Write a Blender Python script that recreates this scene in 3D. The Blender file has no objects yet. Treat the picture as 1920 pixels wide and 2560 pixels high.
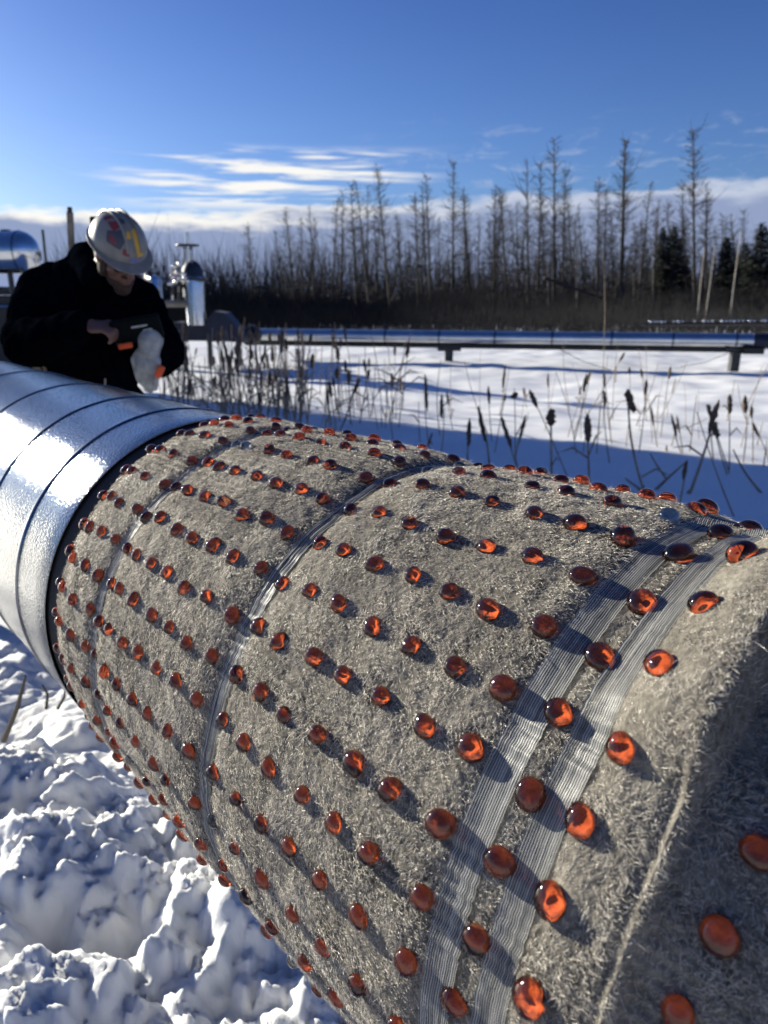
import bpy, bmesh, math, random
import numpy as np
from mathutils import Vector, Matrix, Quaternion

rng = np.random.default_rng(7)
random.seed(7)
PI = math.pi
SC = bpy.context.scene
COL = SC.collection

# ------------------------------------------------------------------ camera geometry
CAM_H = 1.25
F_PX = 1774.0
CP = np.array([-697.8, 736.59])                      # vanishing point of the pipe in the photo
PITCH = math.atan2(1280 - CP[1], F_PX)
cp_, sp_ = math.cos(PITCH), math.sin(PITCH)

def cam2world(v):
    x, y, z = v
    return np.array([x, y * sp_ + z * cp_, y * cp_ - z * sp_])

def ray(px, py):
    """direction through a point measured in the 1659 px wide view of the photograph"""
    px, py = px * 1920 / 1659, py * 1920 / 1659
    return cam2world(((px - 960) / F_PX, (1280 - py) / F_PX, 1.0))

def at(px, py, Y):
    r = ray(px, py)
    t = Y / r[1]
    return np.array([r[0] * t, Y, CAM_H + r[2] * t])

def ground(px, py, z=0.0):
    r = ray(px, py)
    t = (z - CAM_H) / r[2]
    return np.array([r[0] * t, r[1] * t, z])

# pipe frame (measured from the lattice of drops)
RHO = 0.40392
R = 0.24
D = R / RHO
A_ = cam2world((-0.66629, 0.21840, 0.71299)); A_[2] = 0; A_ /= np.linalg.norm(A_)
D_ = cam2world((0.56302, -0.47960, 0.67305)); D_ -= A_ * (A_ @ D_); D_ /= np.linalg.norm(D_)
E_ = cam2world((0.48895, 0.84987, 0.19659)); E_ -= A_ * (A_ @ E_) + D_ * (D_ @ E_); E_ /= np.linalg.norm(E_)
P0 = np.array([0, 0, CAM_H]) + D * D_
N0 = -D_

def cyl(s, th, r):
    """pipe coordinates (s and r in units of R, th in radians) to world, arrays welcome"""
    s, th, r = np.broadcast_arrays(s, th, r)
    return P0 + R * (s[..., None] * A_ + r[..., None] * (np.cos(th)[..., None] * N0 + np.sin(th)[..., None] * E_))

SUN_AZ, SUN_EL = math.radians(-52.5), math.radians(16.0)
SUN = np.array([math.sin(SUN_AZ) * math.cos(SUN_EL), math.cos(SUN_AZ) * math.cos(SUN_EL), math.sin(SUN_EL)])

SUN_POWER, SKY_STRENGTH, EXPOSURE = 5.0, .05, 1.02
SKY_TINT = (.36, .55, 1.07)
CLOUD_LOW, CLOUD_MID, CLOUD_RIM_L, CLOUD_RIM_R = (2.7, 3.4, 5.6), (2.9, 3.6, 5.5), (10.2, 9.9, 9.2), (5.4, 6.0, 7.4)

# ------------------------------------------------------------------ noise
def _hash(ix, iy, seed):
    h = (ix.astype(np.int64) * 374761393 + iy.astype(np.int64) * 668265263 + seed * 1442695041) & 0xFFFFFFFF
    h = ((h ^ (h >> 13)) * 1274126177) & 0xFFFFFFFF
    return ((h ^ (h >> 16)) & 0xFFFF) / 65535.0

def vnoise(x, y, seed=0):
    x, y = np.asarray(x, float), np.asarray(y, float)
    ix, iy = np.floor(x), np.floor(y)
    fx, fy = x - ix, y - iy
    fx = fx * fx * fx * (fx * (fx * 6 - 15) + 10); fy = fy * fy * fy * (fy * (fy * 6 - 15) + 10)
    ix, iy = ix.astype(np.int64), iy.astype(np.int64)
    a, b = _hash(ix, iy, seed), _hash(ix + 1, iy, seed)
    c, d = _hash(ix, iy + 1, seed), _hash(ix + 1, iy + 1, seed)
    return (a + (b - a) * fx + (c - a) * fy + (a - b - c + d) * fx * fy) * 2 - 1

def fbm(x, y, oct=4, seed=0, gain=0.5):
    o, amp, f = 0, 1.0, 1.0
    for k in range(oct):
        c, s = math.cos(k * 1.1), math.sin(k * 1.1)
        o = o + amp * vnoise((x * c - y * s) * f + 17.3 * k, (x * s + y * c) * f - 9.1 * k, seed + k)
        amp *= gain; f *= 2.03
    return o

def sstep(x, a, b):
    t = np.clip((np.asarray(x, float) - a) / (b - a), 0, 1)
    return t * t * (3 - 2 * t)

# ------------------------------------------------------------------ object helpers
def link(o, parent=None):
    COL.objects.link(o)
    if parent is not None: o.parent = parent
    return o

def mesh_np(name, verts, faces, mat=None, parent=None, smooth=True, origin=None):
    """verts n x 3 world, faces list / array of quads or tris"""
    verts = np.asarray(verts, np.float32)
    if origin is not None:
        verts = verts - np.asarray(origin, np.float32)
    me = bpy.data.meshes.new(name)
    if isinstance(faces, np.ndarray):
        k = faces.shape[1]
        me.vertices.add(len(verts)); me.vertices.foreach_set('co', verts.ravel())
        me.loops.add(faces.size); me.loops.foreach_set('vertex_index', faces.astype(np.int32).ravel())
        me.polygons.add(len(faces))
        me.polygons.foreach_set('loop_start', np.arange(0, faces.size, k, dtype=np.int32))
        me.update(calc_edges=True)
    else:
        me.from_pydata([tuple(v) for v in verts], [], faces); me.update()
    me.polygons.foreach_set('use_smooth', np.full(len(me.polygons), smooth))
    if mat: me.materials.append(mat)
    o = bpy.data.objects.new(name, me)
    link(o, parent)
    if origin is not None and parent is None: o.location = origin
    return o

def grid_faces(n, m, wrap=False):
    """quads of an n x m vertex grid; wrap closes the second direction"""
    i = np.arange(n - 1)[:, None]
    j = np.arange(m if wrap else m - 1)[None, :]
    j2 = (j + 1) % m
    return np.stack([i * m + j, i * m + j2, (i + 1) * m + j2, (i + 1) * m + j], -1).reshape(-1, 4)

class MB:
    """collects shapes for one mesh object"""
    def __init__(s): s.v = []; s.f = []; s.n = 0
    def add(s, v, f):
        s.v.append(np.asarray(v, float)); s.f += [tuple(int(i) + s.n for i in q) for q in f]; s.n += len(v); return s
    def tube(s, pts, rad, k=8, cap=True):
        pts = np.asarray(pts, float); n = len(pts)
        rad = np.broadcast_to(np.asarray(rad, float), (n,))
        tan = np.gradient(pts, axis=0); tan /= np.linalg.norm(tan, axis=1)[:, None] + 1e-12
        up = np.array([0, 0, 1.0]) if abs(tan[0][2]) < .9 else np.array([1.0, 0, 0])
        vs = []
        for i in range(n):
            u = np.cross(tan[i], up); u /= np.linalg.norm(u) + 1e-12; w = np.cross(u, tan[i]); up = w
            a = np.arange(k) * 2 * PI / k
            vs.append(pts[i] + rad[i] * (np.cos(a)[:, None] * u + np.sin(a)[:, None] * w))
        f = [list(q) for q in grid_faces(n, k, True)]
        if cap: f += [list(range(k))[::-1], [(n - 1) * k + j for j in range(k)]]
        return s.add(np.concatenate(vs), f)
    def ball(s, c, r, m=None, nu=16, nv=10):
        """ellipsoid; r scalar or 3 radii, m 3x3 axes (rows)"""
        r = np.broadcast_to(np.asarray(r, float), (3,))
        th = np.linspace(0, PI, nv + 1)[1:-1]; ph = np.arange(nu) * 2 * PI / nu
        v = np.stack([np.outer(np.sin(th), np.cos(ph)), np.outer(np.sin(th), np.sin(ph)), np.outer(np.cos(th), np.ones(nu))], -1).reshape(-1, 3)
        v = np.concatenate([v, [[0, 0, 1], [0, 0, -1]]]) * r
        if m is not None: v = v @ np.asarray(m)
        f = [list(q) for q in grid_faces(nv - 1, nu, True)]
        a, b = (nv - 1) * nu, (nv - 1) * nu + 1
        f += [[a, j + 0, (j + 1) % nu][::-1] for j in range(nu)] + [[b, (nv - 2) * nu + (j + 1) % nu, (nv - 2) * nu + j][::-1] for j in range(nu)]
        return s.add(v + np.asarray(c, float), f)
    def box(s, c, h, m=None, bev=0.0):
        """box, half sizes h, axes rows m; chamfered when bev > 0"""
        h = np.asarray(h, float)
        bm = bmesh.new(); bmesh.ops.create_cube(bm, size=2)
        for v in bm.verts: v.co = Vector((v.co.x * h[0], v.co.y * h[1], v.co.z * h[2]))
        if bev > 0: bmesh.ops.bevel(bm, geom=bm.edges[:], offset=bev, segments=2, affect='EDGES', profile=.5)
        bm.verts.index_update()
        v = np.array([q.co[:] for q in bm.verts]); f = [[q.index for q in p.verts] for p in bm.faces]; bm.free()
        if m is not None: v = v @ np.asarray(m)
        return s.add(v + np.asarray(c, float), f)
    def lathe(s, prof, c, m=None, k=24):
        """prof list of (radius, height) turned about local z"""
        a = np.arange(k) * 2 * PI / k
        v = np.concatenate([np.stack([r * np.cos(a), r * np.sin(a), np.full(k, z)], 1) for r, z in prof])
        f = [list(q) for q in grid_faces(len(prof), k, True)] + [list(range(k))[::-1], [(len(prof) - 1) * k + j for j in range(k)]]
        if m is not None: v = v @ np.asarray(m)
        return s.add(v + np.asarray(c, float), f)
    def build(s, name, mat, parent=None, smooth=True, origin=None):
        v = np.concatenate(s.v)
        o = mesh_np(name, v, s.f, mat, parent, smooth, origin)
        if smooth:
            try: o.data.set_sharp_from_angle(angle=math.radians(40))
            except Exception: pass
        return o

def tag(o, label=None, cat=None, group=None, kind=None):
    if label: o['label'] = label
    if cat: o['category'] = cat
    if group: o['group'] = group
    if kind: o['kind'] = kind
    return o

def empty(name, loc=(0, 0, 0)):
    o = bpy.data.objects.new(name, None); link(o); o.location = loc; o.empty_display_size = .05
    return o

def child(o, parent):
    """parent an object whose mesh is in world coordinates to an empty standing at its base"""
    o.parent = parent
    o.matrix_parent_inverse = Matrix.Translation(-Vector(parent.location))
    return o

def frame(u, f):
    """rows: right, forward, up from an up vector and a forward hint"""
    u = np.asarray(u, float); u /= np.linalg.norm(u)
    f = np.asarray(f, float); f = f - u * (u @ f); f /= np.linalg.norm(f)
    return np.stack([np.cross(f, u), f, u])

# ------------------------------------------------------------------ materials
def new_mat(name):
    m = bpy.data.materials.new(name); m.use_nodes = True
    nt = m.node_tree; b = nt.nodes['Principled BSDF']
    return m, nt, b

def N(nt, kind, **kw):
    n = nt.nodes.new(kind)
    for k, v in kw.items():
        if k in n.inputs.keys() if hasattr(n.inputs, 'keys') else False: n.inputs[k].default_value = v
        else: setattr(n, k, v)
    return n

def simple(name, col, rough=.6, metal=0.0, var=0.0, scale=8.0, bump=0.0, bscale=40.0, spec=None):
    m, nt, b = new_mat(name)
    b.inputs['Base Color'].default_value = (*col, 1)
    b.inputs['Roughness'].default_value = rough
    b.inputs['Metallic'].default_value = metal
    if spec is not None: b.inputs['Specular IOR Level'].default_value = spec
    tc = nt.nodes.new('ShaderNodeTexCoord')
    if var > 0:
        n = nt.nodes.new('ShaderNodeTexNoise'); n.inputs['Scale'].default_value = scale; n.inputs['Detail'].default_value = 5
        nt.links.new(tc.outputs['Object'], n.inputs['Vector'])
        r = nt.nodes.new('ShaderNodeValToRGB')
        r.color_ramp.elements[0].position = .3; r.color_ramp.elements[1].position = .7
        r.color_ramp.elements[0].color = (*[c * (1 - var) for c in col], 1)
        r.color_ramp.elements[1].color = (*[min(1, c * (1 + var)) for c in col], 1)
        nt.links.new(n.outputs['Fac'], r.inputs['Fac']); nt.links.new(r.outputs['Color'], b.inputs['Base Color'])
    if bump > 0:
        n = nt.nodes.new('ShaderNodeTexNoise'); n.inputs['Scale'].default_value = bscale; n.inputs['Detail'].default_value = 4
        nt.links.new(tc.outputs['Object'], n.inputs['Vector'])
        bp = nt.nodes.new('ShaderNodeBump'); bp.inputs['Strength'].default_value = bump; bp.inputs['Distance'].default_value = .01
        nt.links.new(n.outputs['Fac'], bp.inputs['Height']); nt.links.new(bp.outputs['Normal'], b.inputs['Normal'])
    return m

def felt_mat():
    m, nt, b = new_mat('felt')
    b.inputs['Roughness'].default_value = .95; b.inputs['Specular IOR Level'].default_value = .1
    tc = nt.nodes.new('ShaderNodeTexCoord')
    n = nt.nodes.new('ShaderNodeTexNoise'); n.inputs['Scale'].default_value = 260; n.inputs['Detail'].default_value = 6
    nt.links.new(tc.outputs['Object'], n.inputs['Vector'])
    n2 = nt.nodes.new('ShaderNodeTexNoise'); n2.inputs['Scale'].default_value = 22; n2.inputs['Detail'].default_value = 5
    nt.links.new(tc.outputs['Object'], n2.inputs['Vector'])
    mx = nt.nodes.new('ShaderNodeMath'); mx.operation = 'MULTIPLY_ADD'; mx.inputs[1].default_value = .5
    nt.links.new(n.outputs['Fac'], mx.inputs[0])
    ml = nt.nodes.new('ShaderNodeMath'); ml.operation = 'MULTIPLY'; ml.inputs[1].default_value = .5
    nt.links.new(n2.outputs['Fac'], ml.inputs[0]); nt.links.new(ml.outputs[0], mx.inputs[2])
    r = nt.nodes.new('ShaderNodeValToRGB')
    r.color_ramp.elements[0].position = .36; r.color_ramp.elements[1].position = .64
    r.color_ramp.elements[0].color = (.07, .063, .053, 1); r.color_ramp.elements[1].color = (.25, .228, .19, 1)  # base colour darkened to stand for the shade between the fibres
    nt.links.new(mx.outputs[0], r.inputs['Fac'])
    ab = nt.nodes.new('ShaderNodeAttribute'); ab.attribute_name = 'bed'
    r2 = nt.nodes.new('ShaderNodeValToRGB')
    r2.color_ramp.elements[0].position = .3; r2.color_ramp.elements[1].position = .7
    r2.color_ramp.elements[0].color = (.40, .37, .32, 1); r2.color_ramp.elements[1].color = (.64, .60, .52, 1)  # felt lightened under each drop so the resin looks lit from inside
    nt.links.new(n.outputs['Fac'], r2.inputs['Fac'])
    mb_ = nt.nodes.new('ShaderNodeMix'); mb_.data_type = 'RGBA'
    nt.links.new(ab.outputs['Fac'], mb_.inputs[0]); nt.links.new(r.outputs['Color'], mb_.inputs[6]); nt.links.new(r2.outputs['Color'], mb_.inputs[7])
    nt.links.new(mb_.outputs[2], b.inputs['Base Color'])
    bp = nt.nodes.new('ShaderNodeBump'); bp.inputs['Strength'].default_value = .7; bp.inputs['Distance'].default_value = .002
    nt.links.new(n.outputs['Fac'], bp.inputs['Height']); nt.links.new(bp.outputs['Normal'], b.inputs['Normal'])
    return m

def fibre_mat():
    m = bpy.data.materials.new('felt_fibre'); m.use_nodes = True
    nt = m.node_tree; nt.nodes.clear()
    out = nt.nodes.new('ShaderNodeOutputMaterial')
    hi = nt.nodes.new('ShaderNodeHairInfo')
    r = nt.nodes.new('ShaderNodeValToRGB')
    e = r.color_ramp.elements
    e[0].position = 0; e[0].color = (.20, .178, .145, 1)
    e[1].position = 1; e[1].color = (.96, .90, .79, 1)
    k = e.new(.55); k.color = (.70, .64, .54, 1)
    nt.links.new(hi.outputs['Random'], r.inputs['Fac'])
    df = nt.nodes.new('ShaderNodeBsdfDiffuse'); tr = nt.nodes.new('ShaderNodeBsdfTranslucent')
    gl = nt.nodes.new('ShaderNodeBsdfGlossy'); gl.inputs['Roughness'].default_value = .27; gl.inputs['Color'].default_value = (.9, .88, .82, 1)
    nt.links.new(r.outputs['Color'], df.inputs['Color']); nt.links.new(r.outputs['Color'], tr.inputs['Color'])
    m1 = nt.nodes.new('ShaderNodeMixShader'); m1.inputs[0].default_value = .22
    nt.links.new(df.outputs[0], m1.inputs[1]); nt.links.new(tr.outputs[0], m1.inputs[2])
    m2 = nt.nodes.new('ShaderNodeMixShader'); m2.inputs[0].default_value = .16
    nt.links.new(m1.outputs[0], m2.inputs[1]); nt.links.new(gl.outputs[0], m2.inputs[2])
    nt.links.new(m2.outputs[0], out.inputs['Surface'])
    return m

def resin_mat(name, tint):
    """clear resin: a refracting, tinted dome with a glossy skin"""
    m = bpy.data.materials.new(name); m.use_nodes = True
    nt = m.node_tree; nt.nodes.clear()
    out = nt.nodes.new('ShaderNodeOutputMaterial')
    rf = nt.nodes.new('ShaderNodeBsdfRefraction'); rf.inputs['IOR'].default_value = 1.5; rf.inputs['Roughness'].default_value = 0.0
    rf.inputs['Color'].default_value = (*tint, 1)
    gl = nt.nodes.new('ShaderNodeBsdfGlossy'); gl.inputs['Roughness'].default_value = .04; gl.inputs['Color'].default_value = (1, 1, 1, 1)
    fr = nt.nodes.new('ShaderNodeFresnel'); fr.inputs['IOR'].default_value = 1.5
    mx = nt.nodes.new('ShaderNodeMixShader')
    nt.links.new(fr.outputs[0], mx.inputs[0]); nt.links.new(rf.outputs[0], mx.inputs[1]); nt.links.new(gl.outputs[0], mx.inputs[2])
    nt.links.new(mx.outputs[0], out.inputs['Surface'])
    return m

def metal_mat():
    m, nt, b = new_mat('embossed_aluminium')
    b.inputs['Metallic'].default_value = 1; b.inputs['Base Color'].default_value = (.25, .255, .26, 1)
    b.inputs['Roughness'].default_value = .2
    tc = nt.nodes.new('ShaderNodeTexCoord')
    v = nt.nodes.new('ShaderNodeTexVoronoi'); v.inputs['Scale'].default_value = 330; v.feature = 'SMOOTH_F1'; v.inputs['Smoothness'].default_value = .7
    nt.links.new(tc.outputs['Object'], v.inputs['Vector'])
    n = nt.nodes.new('ShaderNodeTexNoise'); n.inputs['Scale'].default_value = 420; n.inputs['Detail'].default_value = 3
    nt.links.new(tc.outputs['Object'], n.inputs['Vector'])
    ad = nt.nodes.new('ShaderNodeMath'); ad.operation = 'MULTIPLY_ADD'; ad.inputs[1].default_value = .6
    nt.links.new(n.outputs['Fac'], ad.inputs[0]); nt.links.new(v.outputs['Distance'], ad.inputs[2])
    bp = nt.nodes.new('ShaderNodeBump'); bp.inputs['Strength'].default_value = .62; bp.inputs['Distance'].default_value = .0007
    nt.links.new(ad.outputs[0], bp.inputs['Height']); nt.links.new(bp.outputs['Normal'], b.inputs['Normal'])
    n2 = nt.nodes.new('ShaderNodeTexNoise'); n2.inputs['Scale'].default_value = 6; n2.inputs['Detail'].default_value = 6
    nt.links.new(tc.outputs['Object'], n2.inputs['Vector'])
    mr = nt.nodes.new('ShaderNodeMapRange'); mr.inputs['To Min'].default_value = .075; mr.inputs['To Max'].default_value = .12
    nt.links.new(n2.outputs['Fac'], mr.inputs['Value']); nt.links.new(mr.outputs[0], b.inputs['Roughness'])
    return m

def tape_mat():
    m, nt, b = new_mat('strapping_tape')
    b.inputs['Base Color'].default_value = (.34, .35, .36, 1); b.inputs['Roughness'].default_value = .34
    b.inputs['IOR'].default_value = 1.4; b.inputs['Specular IOR Level'].default_value = .35
    at_ = nt.nodes.new('ShaderNodeAttribute'); at_.attribute_name = 'strand'
    r = nt.nodes.new('ShaderNodeValToRGB')
    r.color_ramp.elements[0].position = .15; r.color_ramp.elements[0].color = (.085, .088, .088, 1)
    r.color_ramp.elements[1].position = .85; r.color_ramp.elements[1].color = (.52, .51, .48, 1)
    nt.links.new(at_.outputs['Fac'], r.inputs['Fac']); nt.links.new(r.outputs['Color'], b.inputs['Base Color'])
    tr = nt.nodes.new('ShaderNodeBsdfTransparent'); tr.inputs['Color'].default_value = (.92, .94, .95, 1)
    mr = nt.nodes.new('ShaderNodeMapRange'); mr.inputs['To Min'].default_value = .62; mr.inputs['To Max'].default_value = .86
    nt.links.new(at_.outputs['Fac'], mr.inputs['Value'])
    mx = nt.nodes.new('ShaderNodeMixShader')
    nt.links.new(mr.outputs[0], mx.inputs[0])
    nt.links.new(tr.outputs[0], mx.inputs[1]); nt.links.new(b.outputs[0], mx.inputs[2])
    nt.links.new(mx.outputs[0], nt.nodes['Material Output'].inputs['Surface'])
    return m

def snow_mat():
    m, nt, b = new_mat('snow')
    b.inputs['Base Color'].default_value = (.80, .805, .81, 1); b.inputs['Roughness'].default_value = .6
    b.inputs['Specular IOR Level'].default_value = .25
    b.inputs['Subsurface Weight'].default_value = .6; b.inputs['Subsurface Radius'].default_value = (1.0, 1.1, 1.25); b.inputs['Subsurface Scale'].default_value = .006
    tc = nt.nodes.new('ShaderNodeTexCoord')
    n = nt.nodes.new('ShaderNodeTexNoise'); n.inputs['Scale'].default_value = 130; n.inputs['Detail'].default_value = 6
    nt.links.new(tc.outputs['Object'], n.inputs['Vector'])
    bp = nt.nodes.new('ShaderNodeBump'); bp.inputs['Strength'].default_value = .25; bp.inputs['Distance'].default_value = .004
    nt.links.new(n.outputs['Fac'], bp.inputs['Height']); nt.links.new(bp.outputs['Normal'], b.inputs['Normal'])
    return m

M = {}
M['felt'] = felt_mat(); M['fibre'] = fibre_mat(); M['tape'] = tape_mat(); M['snow'] = snow_mat(); M['metal'] = metal_mat()
M['resin'] = resin_mat('red_resin', (.865, .375, .21)); M['clear_resin'] = resin_mat('clear_resin', (.93, .92, .90))
M['seam'] = simple('lap_seam_metal', (.22, .23, .25), .16, 1.0, .2, 30)
M['dark_gap'] = simple('gap_shade_black', (.02, .02, .022), .8)
M['pipe_metal'] = simple('jacket_metal', (.60, .62, .64), .28, 1.0, .12, 3, .1, 20)
M['silver'] = simple('polished_cladding', (.66, .68, .70), .18, 1.0, .1, 5, .06, 30)
M['navy'] = simple('navy_paint', (.006, .012, .035), .6, 0, .3, 6)
M['steel'] = simple('dark_steel', (.05, .052, .055), .5, .6, .3, 9)
M['bright_steel'] = simple('bright_steel', (.7, .7, .68), .12, 1.0)
M['black'] = simple('black_iron', (.012, .012, .014), .55)
M['bark'] = simple('bark', (.05, .043, .036), .9, 0, .45, 3)
M['snag'] = simple('weathered_snag', (.22, .20, .17), .9, 0, .35, 3)
M['birch'] = simple('pale_trunk', (.42, .37, .30), .8, 0, .35, 4)
M['twig'] = simple('twig', (.035, .030, .028), .9, 0, .3, 2)
M['brush'] = simple('brush', (.010, .0088, .0085), .95, 0, .5, .6)
M['spruce'] = simple('spruce_needles', (.014, .021, .012), .9, 0, .5, 1.2)
M['reed'] = simple('dry_reed', (.26, .205, .14), .85, 0, .4, 14)
M['cat_head'] = simple('cattail_head', (.13, .09, .06), 1.0, 0, .5, 60, .8, 260)
M['coat'] = simple('coat_fabric', (.0020, .0026, .0046), 1.0, 0, .3, 25, .3, 40, .0)
M['trouser'] = simple('trouser_fabric', (.004, .0045, .006), 1.0, 0, .3, 25, 0, 40, 0.0)
M['skin'] = simple('skin', (.17, .085, .065), .5, 0, .1, 25)
M['beard'] = simple('beard_hair', (.05, .028, .02), .9, 0, .4, 90)
M['hat'] = simple('hat_shell', (.22, .215, .20), .4, 0, .15, 25)
M['glass'] = simple('dark_lens', (.01, .01, .012), .08)
M['yellow'] = simple('sticker_yellow', (.62, .36, .04), .5)
M['red'] = simple('sticker_red', (.22, .035, .045), .5)
M['grey_st'] = simple('sticker_grey', (.06, .065, .085), .5)
M['blue_st'] = simple('sticker_blue', (.16, .18, .34), .5)
M['glove'] = simple('glove_leather', (.36, .37, .36), .75, 0, .35, 30, .4, 70)
M['orange'] = simple('orange_trim', (.80, .10, .02), .55)
M['case'] = simple('case_rubber', (.004, .006, .006), .8, 0, 0, 8, 0, 40, .1)
M['label'] = simple('label_print', (.55, .57, .55), .5)
M['tan'] = simple('tan_leather', (.33, .25, .17), .8, 0, .3, 30)
M['wood'] = simple('grey_wood', (.20, .17, .13), .9, 0, .35, 12)
M['shed'] = simple('shade_shed_cladding', (.22, .24, .25), .5, .2, .1, 2)

# ------------------------------------------------------------------ the pipe: felt wrap
TAPES = [(2.868, .036), (1.868, .040), (.818, .043), (.680, .040)]      # centre and half width along the pipe
SEAM = .444

def felt_r(s, th):
    s, th = np.asarray(s, float), np.asarray(th, float)
    deg = np.degrees(th)
    r = np.ones(np.broadcast(s, th).shape)
    for c, w in TAPES:
        r = r - .022 * np.exp(-((s - c) / (w * 1.5)) ** 2)
    # the felt puffs up between the tapes, most on the crest
    pf = sstep(s, .68, .9) * (1 - sstep(s, 1.55, 1.84)) * .012 + sstep(s, 1.9, 2.1) * (1 - sstep(s, 2.6, 2.84)) * .008
    r = r + pf * (1 + .8 * np.sin(th + .2))
    r = r + .006 * fbm(s * 3.0, th * 3.0, 3, 11) + .0026 * fbm(s * 24, th * 24, 4, 21, .6)
    # pressed-in tracks running along the pipe
    trk = np.clip(fbm(s * 1.3 + 5, th * 5, 2, 31) + .25, 0, 1)
    r = r + .0052 * trk * np.sin(deg * 2 * PI / 1.9 + .8 * np.sin(s * 3))
    # the felt tucks in under the metal sleeve
    r = r - .020 * sstep(s, 3.20, 3.36) - .080 * sstep(s, 3.352, 3.405)
    # end of the outer wrap: it lifts off near the crest and overlaps the next wrap
    lift = sstep(deg, 3.5, 13) 
    lip = sstep(s, SEAM - .012, SEAM + .012)
    r = r + lift * .10 * np.exp(-((s - SEAM - .02) / np.where(s > SEAM + .02, .17, .05)) ** 2) * lip
    r = r - (1 - lip) * (.042 + .022 * lift + .22 * np.clip(SEAM - s, 0, 1.2))
    r = r + .003 * np.exp(-((s - SEAM - .006) / .008) ** 2) * (1 - lift)
    r = r - .009 * np.exp(-((s - SEAM - .030) / .012) ** 2) * (1 - lift)
    return r

ss = np.concatenate([np.linspace(-1.3, .3, 60, endpoint=False), np.linspace(.3, .62, 90, endpoint=False), np.linspace(.62, 3.62, 420)])
tt = np.radians(np.concatenate([np.linspace(-180, -85, 40, endpoint=False), np.linspace(-85, 85, 520, endpoint=False), np.linspace(85, 180, 40, endpoint=False)]))
S2, T2 = np.meshgrid(ss, tt, indexing='ij')
pipe = empty('insulated_pipe', P0 + A_ * R * 1.5)
tag(pipe, 'insulated pipe wrapped in fluffy grey felt with an embossed silver metal sleeve', 'pipe')
felt = child(mesh_np('felt_wrap', cyl(S2, T2, felt_r(S2, T2)).reshape(-1, 3), grid_faces(len(ss), len(tt), True)[:, ::-1], M['felt']), pipe)

# ------------------------------------------------------------------ drops of resin on the felt
COLS = [3.352, 3.248, 3.108, 2.937, 2.819, 2.696, 2.555, 2.403, 2.255, 2.111, 1.957, 1.812, 1.664, 1.513, 1.361, 1.211, 1.059,
        .903, .753, .601, .330, .185, .04, -.10, -.24]
ROWS = [(59, 66.5), (50.5, 60.5), (43, 50), (33.8, 37.9), (24.0, 26.6), (14.6, 16.2), (5.0, 6.2), (-4.2, -3.2), (-13.2, -12.7), (-21.9, -22.2),
        (-31.6, -32.1), (-41.8, -43.6), (-52.5, -56.0), (-66.2, -66.0)]
def row_theta(k, s):
    a, b = ROWS[k]
    f = float(np.clip((s - 1.0) / 2.0, -.25, 1.15))
    return math.radians(b + (a - b) * f)
CLEAR = {(3, 4), (3, 5), (2, 17), (2, 11), (1, 11), (11, 11), (12, 6), (13, 13)}

def dome(seed):
    g = np.random.default_rng(seed)
    nu, nv = 36, 16
    ph = np.arange(nu) * 2 * PI / nu
    a2, p2, a3, p3 = g.uniform(.01, .05), g.uniform(0, 6.28), g.uniform(.0, .03), g.uniform(0, 6.28)
    h = g.uniform(.74, .90)
    rr = 1 + a2 * np.cos(2 * (ph - p2)) + a3 * np.cos(3 * (ph - p3))
    if g.random() < .25:                                   # a drop drawn out to one side
        rr = rr + .16 * np.exp(-((np.angle(np.exp(1j * (ph - p2)))) / .5) ** 2)
    v = []
    for k in range(nv):
        t = (k + 1) / nv * math.radians(128)
        rad = math.sin(min(t, PI / 2)) ** .92 if t < PI / 2 else math.sin(t) ** .7
        z = h * math.cos(t) + .10 if t < PI / 2 else .10 + .75 * math.cos(t)
        v.append(np.stack([rad * rr * np.cos(ph), rad * rr * np.sin(ph), np.full(nu, z)], 1))
    v = np.concatenate(v)
    lx, ly = g.uniform(-.10, .10, 2)
    v[:, 0] += lx * (v[:, 2] - .1); v[:, 1] += ly * (v[:, 2] - .1)
    v = np.concatenate([v, [[lx * h, ly * h, h + .10]]])
    f = [tuple(q) for q in grid_faces(nv, nu, True)] + [(nv * nu, j, (j + 1) % nu) for j in range(nu)]
    me = bpy.data.meshes.new('resin_drop'); me.from_pydata([tuple(q) for q in v], [], f); me.update()
    bm = bmesh.new(); bm.from_mesh(me); bmesh.ops.recalc_face_normals(bm, faces=bm.faces[:])
    if sum(fc.normal.z * fc.calc_area() for fc in bm.faces) < 0:
        bmesh.ops.reverse_faces(bm, faces=bm.faces[:])
    bm.to_mesh(me); bm.free()
    me.polygons.foreach_set('use_smooth', np.ones(len(me.polygons), bool))
    return me
DOMES = []
for k in range(9):
    me = dome(100 + k); me.materials.append(M['resin']); DOMES.append(me)
CLEARS = []
for k in range(2):
    me = dome(300 + k); me.materials.append(M['clear_resin']); CLEARS.append(me)

ORD = ['first', 'second', 'third', 'fourth', 'fifth', 'sixth', 'seventh', 'eighth', 'ninth', 'tenth', 'eleventh', 'twelfth', 'thirteenth', 'fourteenth']
def col_words(c):
    if c < 3: return ['touching the metal sleeve', 'second from the metal sleeve', 'third from the metal sleeve'][c]
    if c == 3: return 'on the far edge of the first tape'
    if c == 4: return 'on the near edge of the first tape'
    if c < 10: return ORD[c - 5] + ' past the first tape'
    if c == 10: return 'on the far edge of the second tape'
    if c == 11: return 'on the near edge of the second tape'
    if c < 17: return ORD[c - 12] + ' past the second tape'
    if c == 17: return 'on the far edge of the third tape'
    if c == 18: return 'between the third and fourth tapes'
    if c == 19: return 'on the near edge of the fourth tape'
    return ORD[c - 20] + ' beyond the felt seam'

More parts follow.
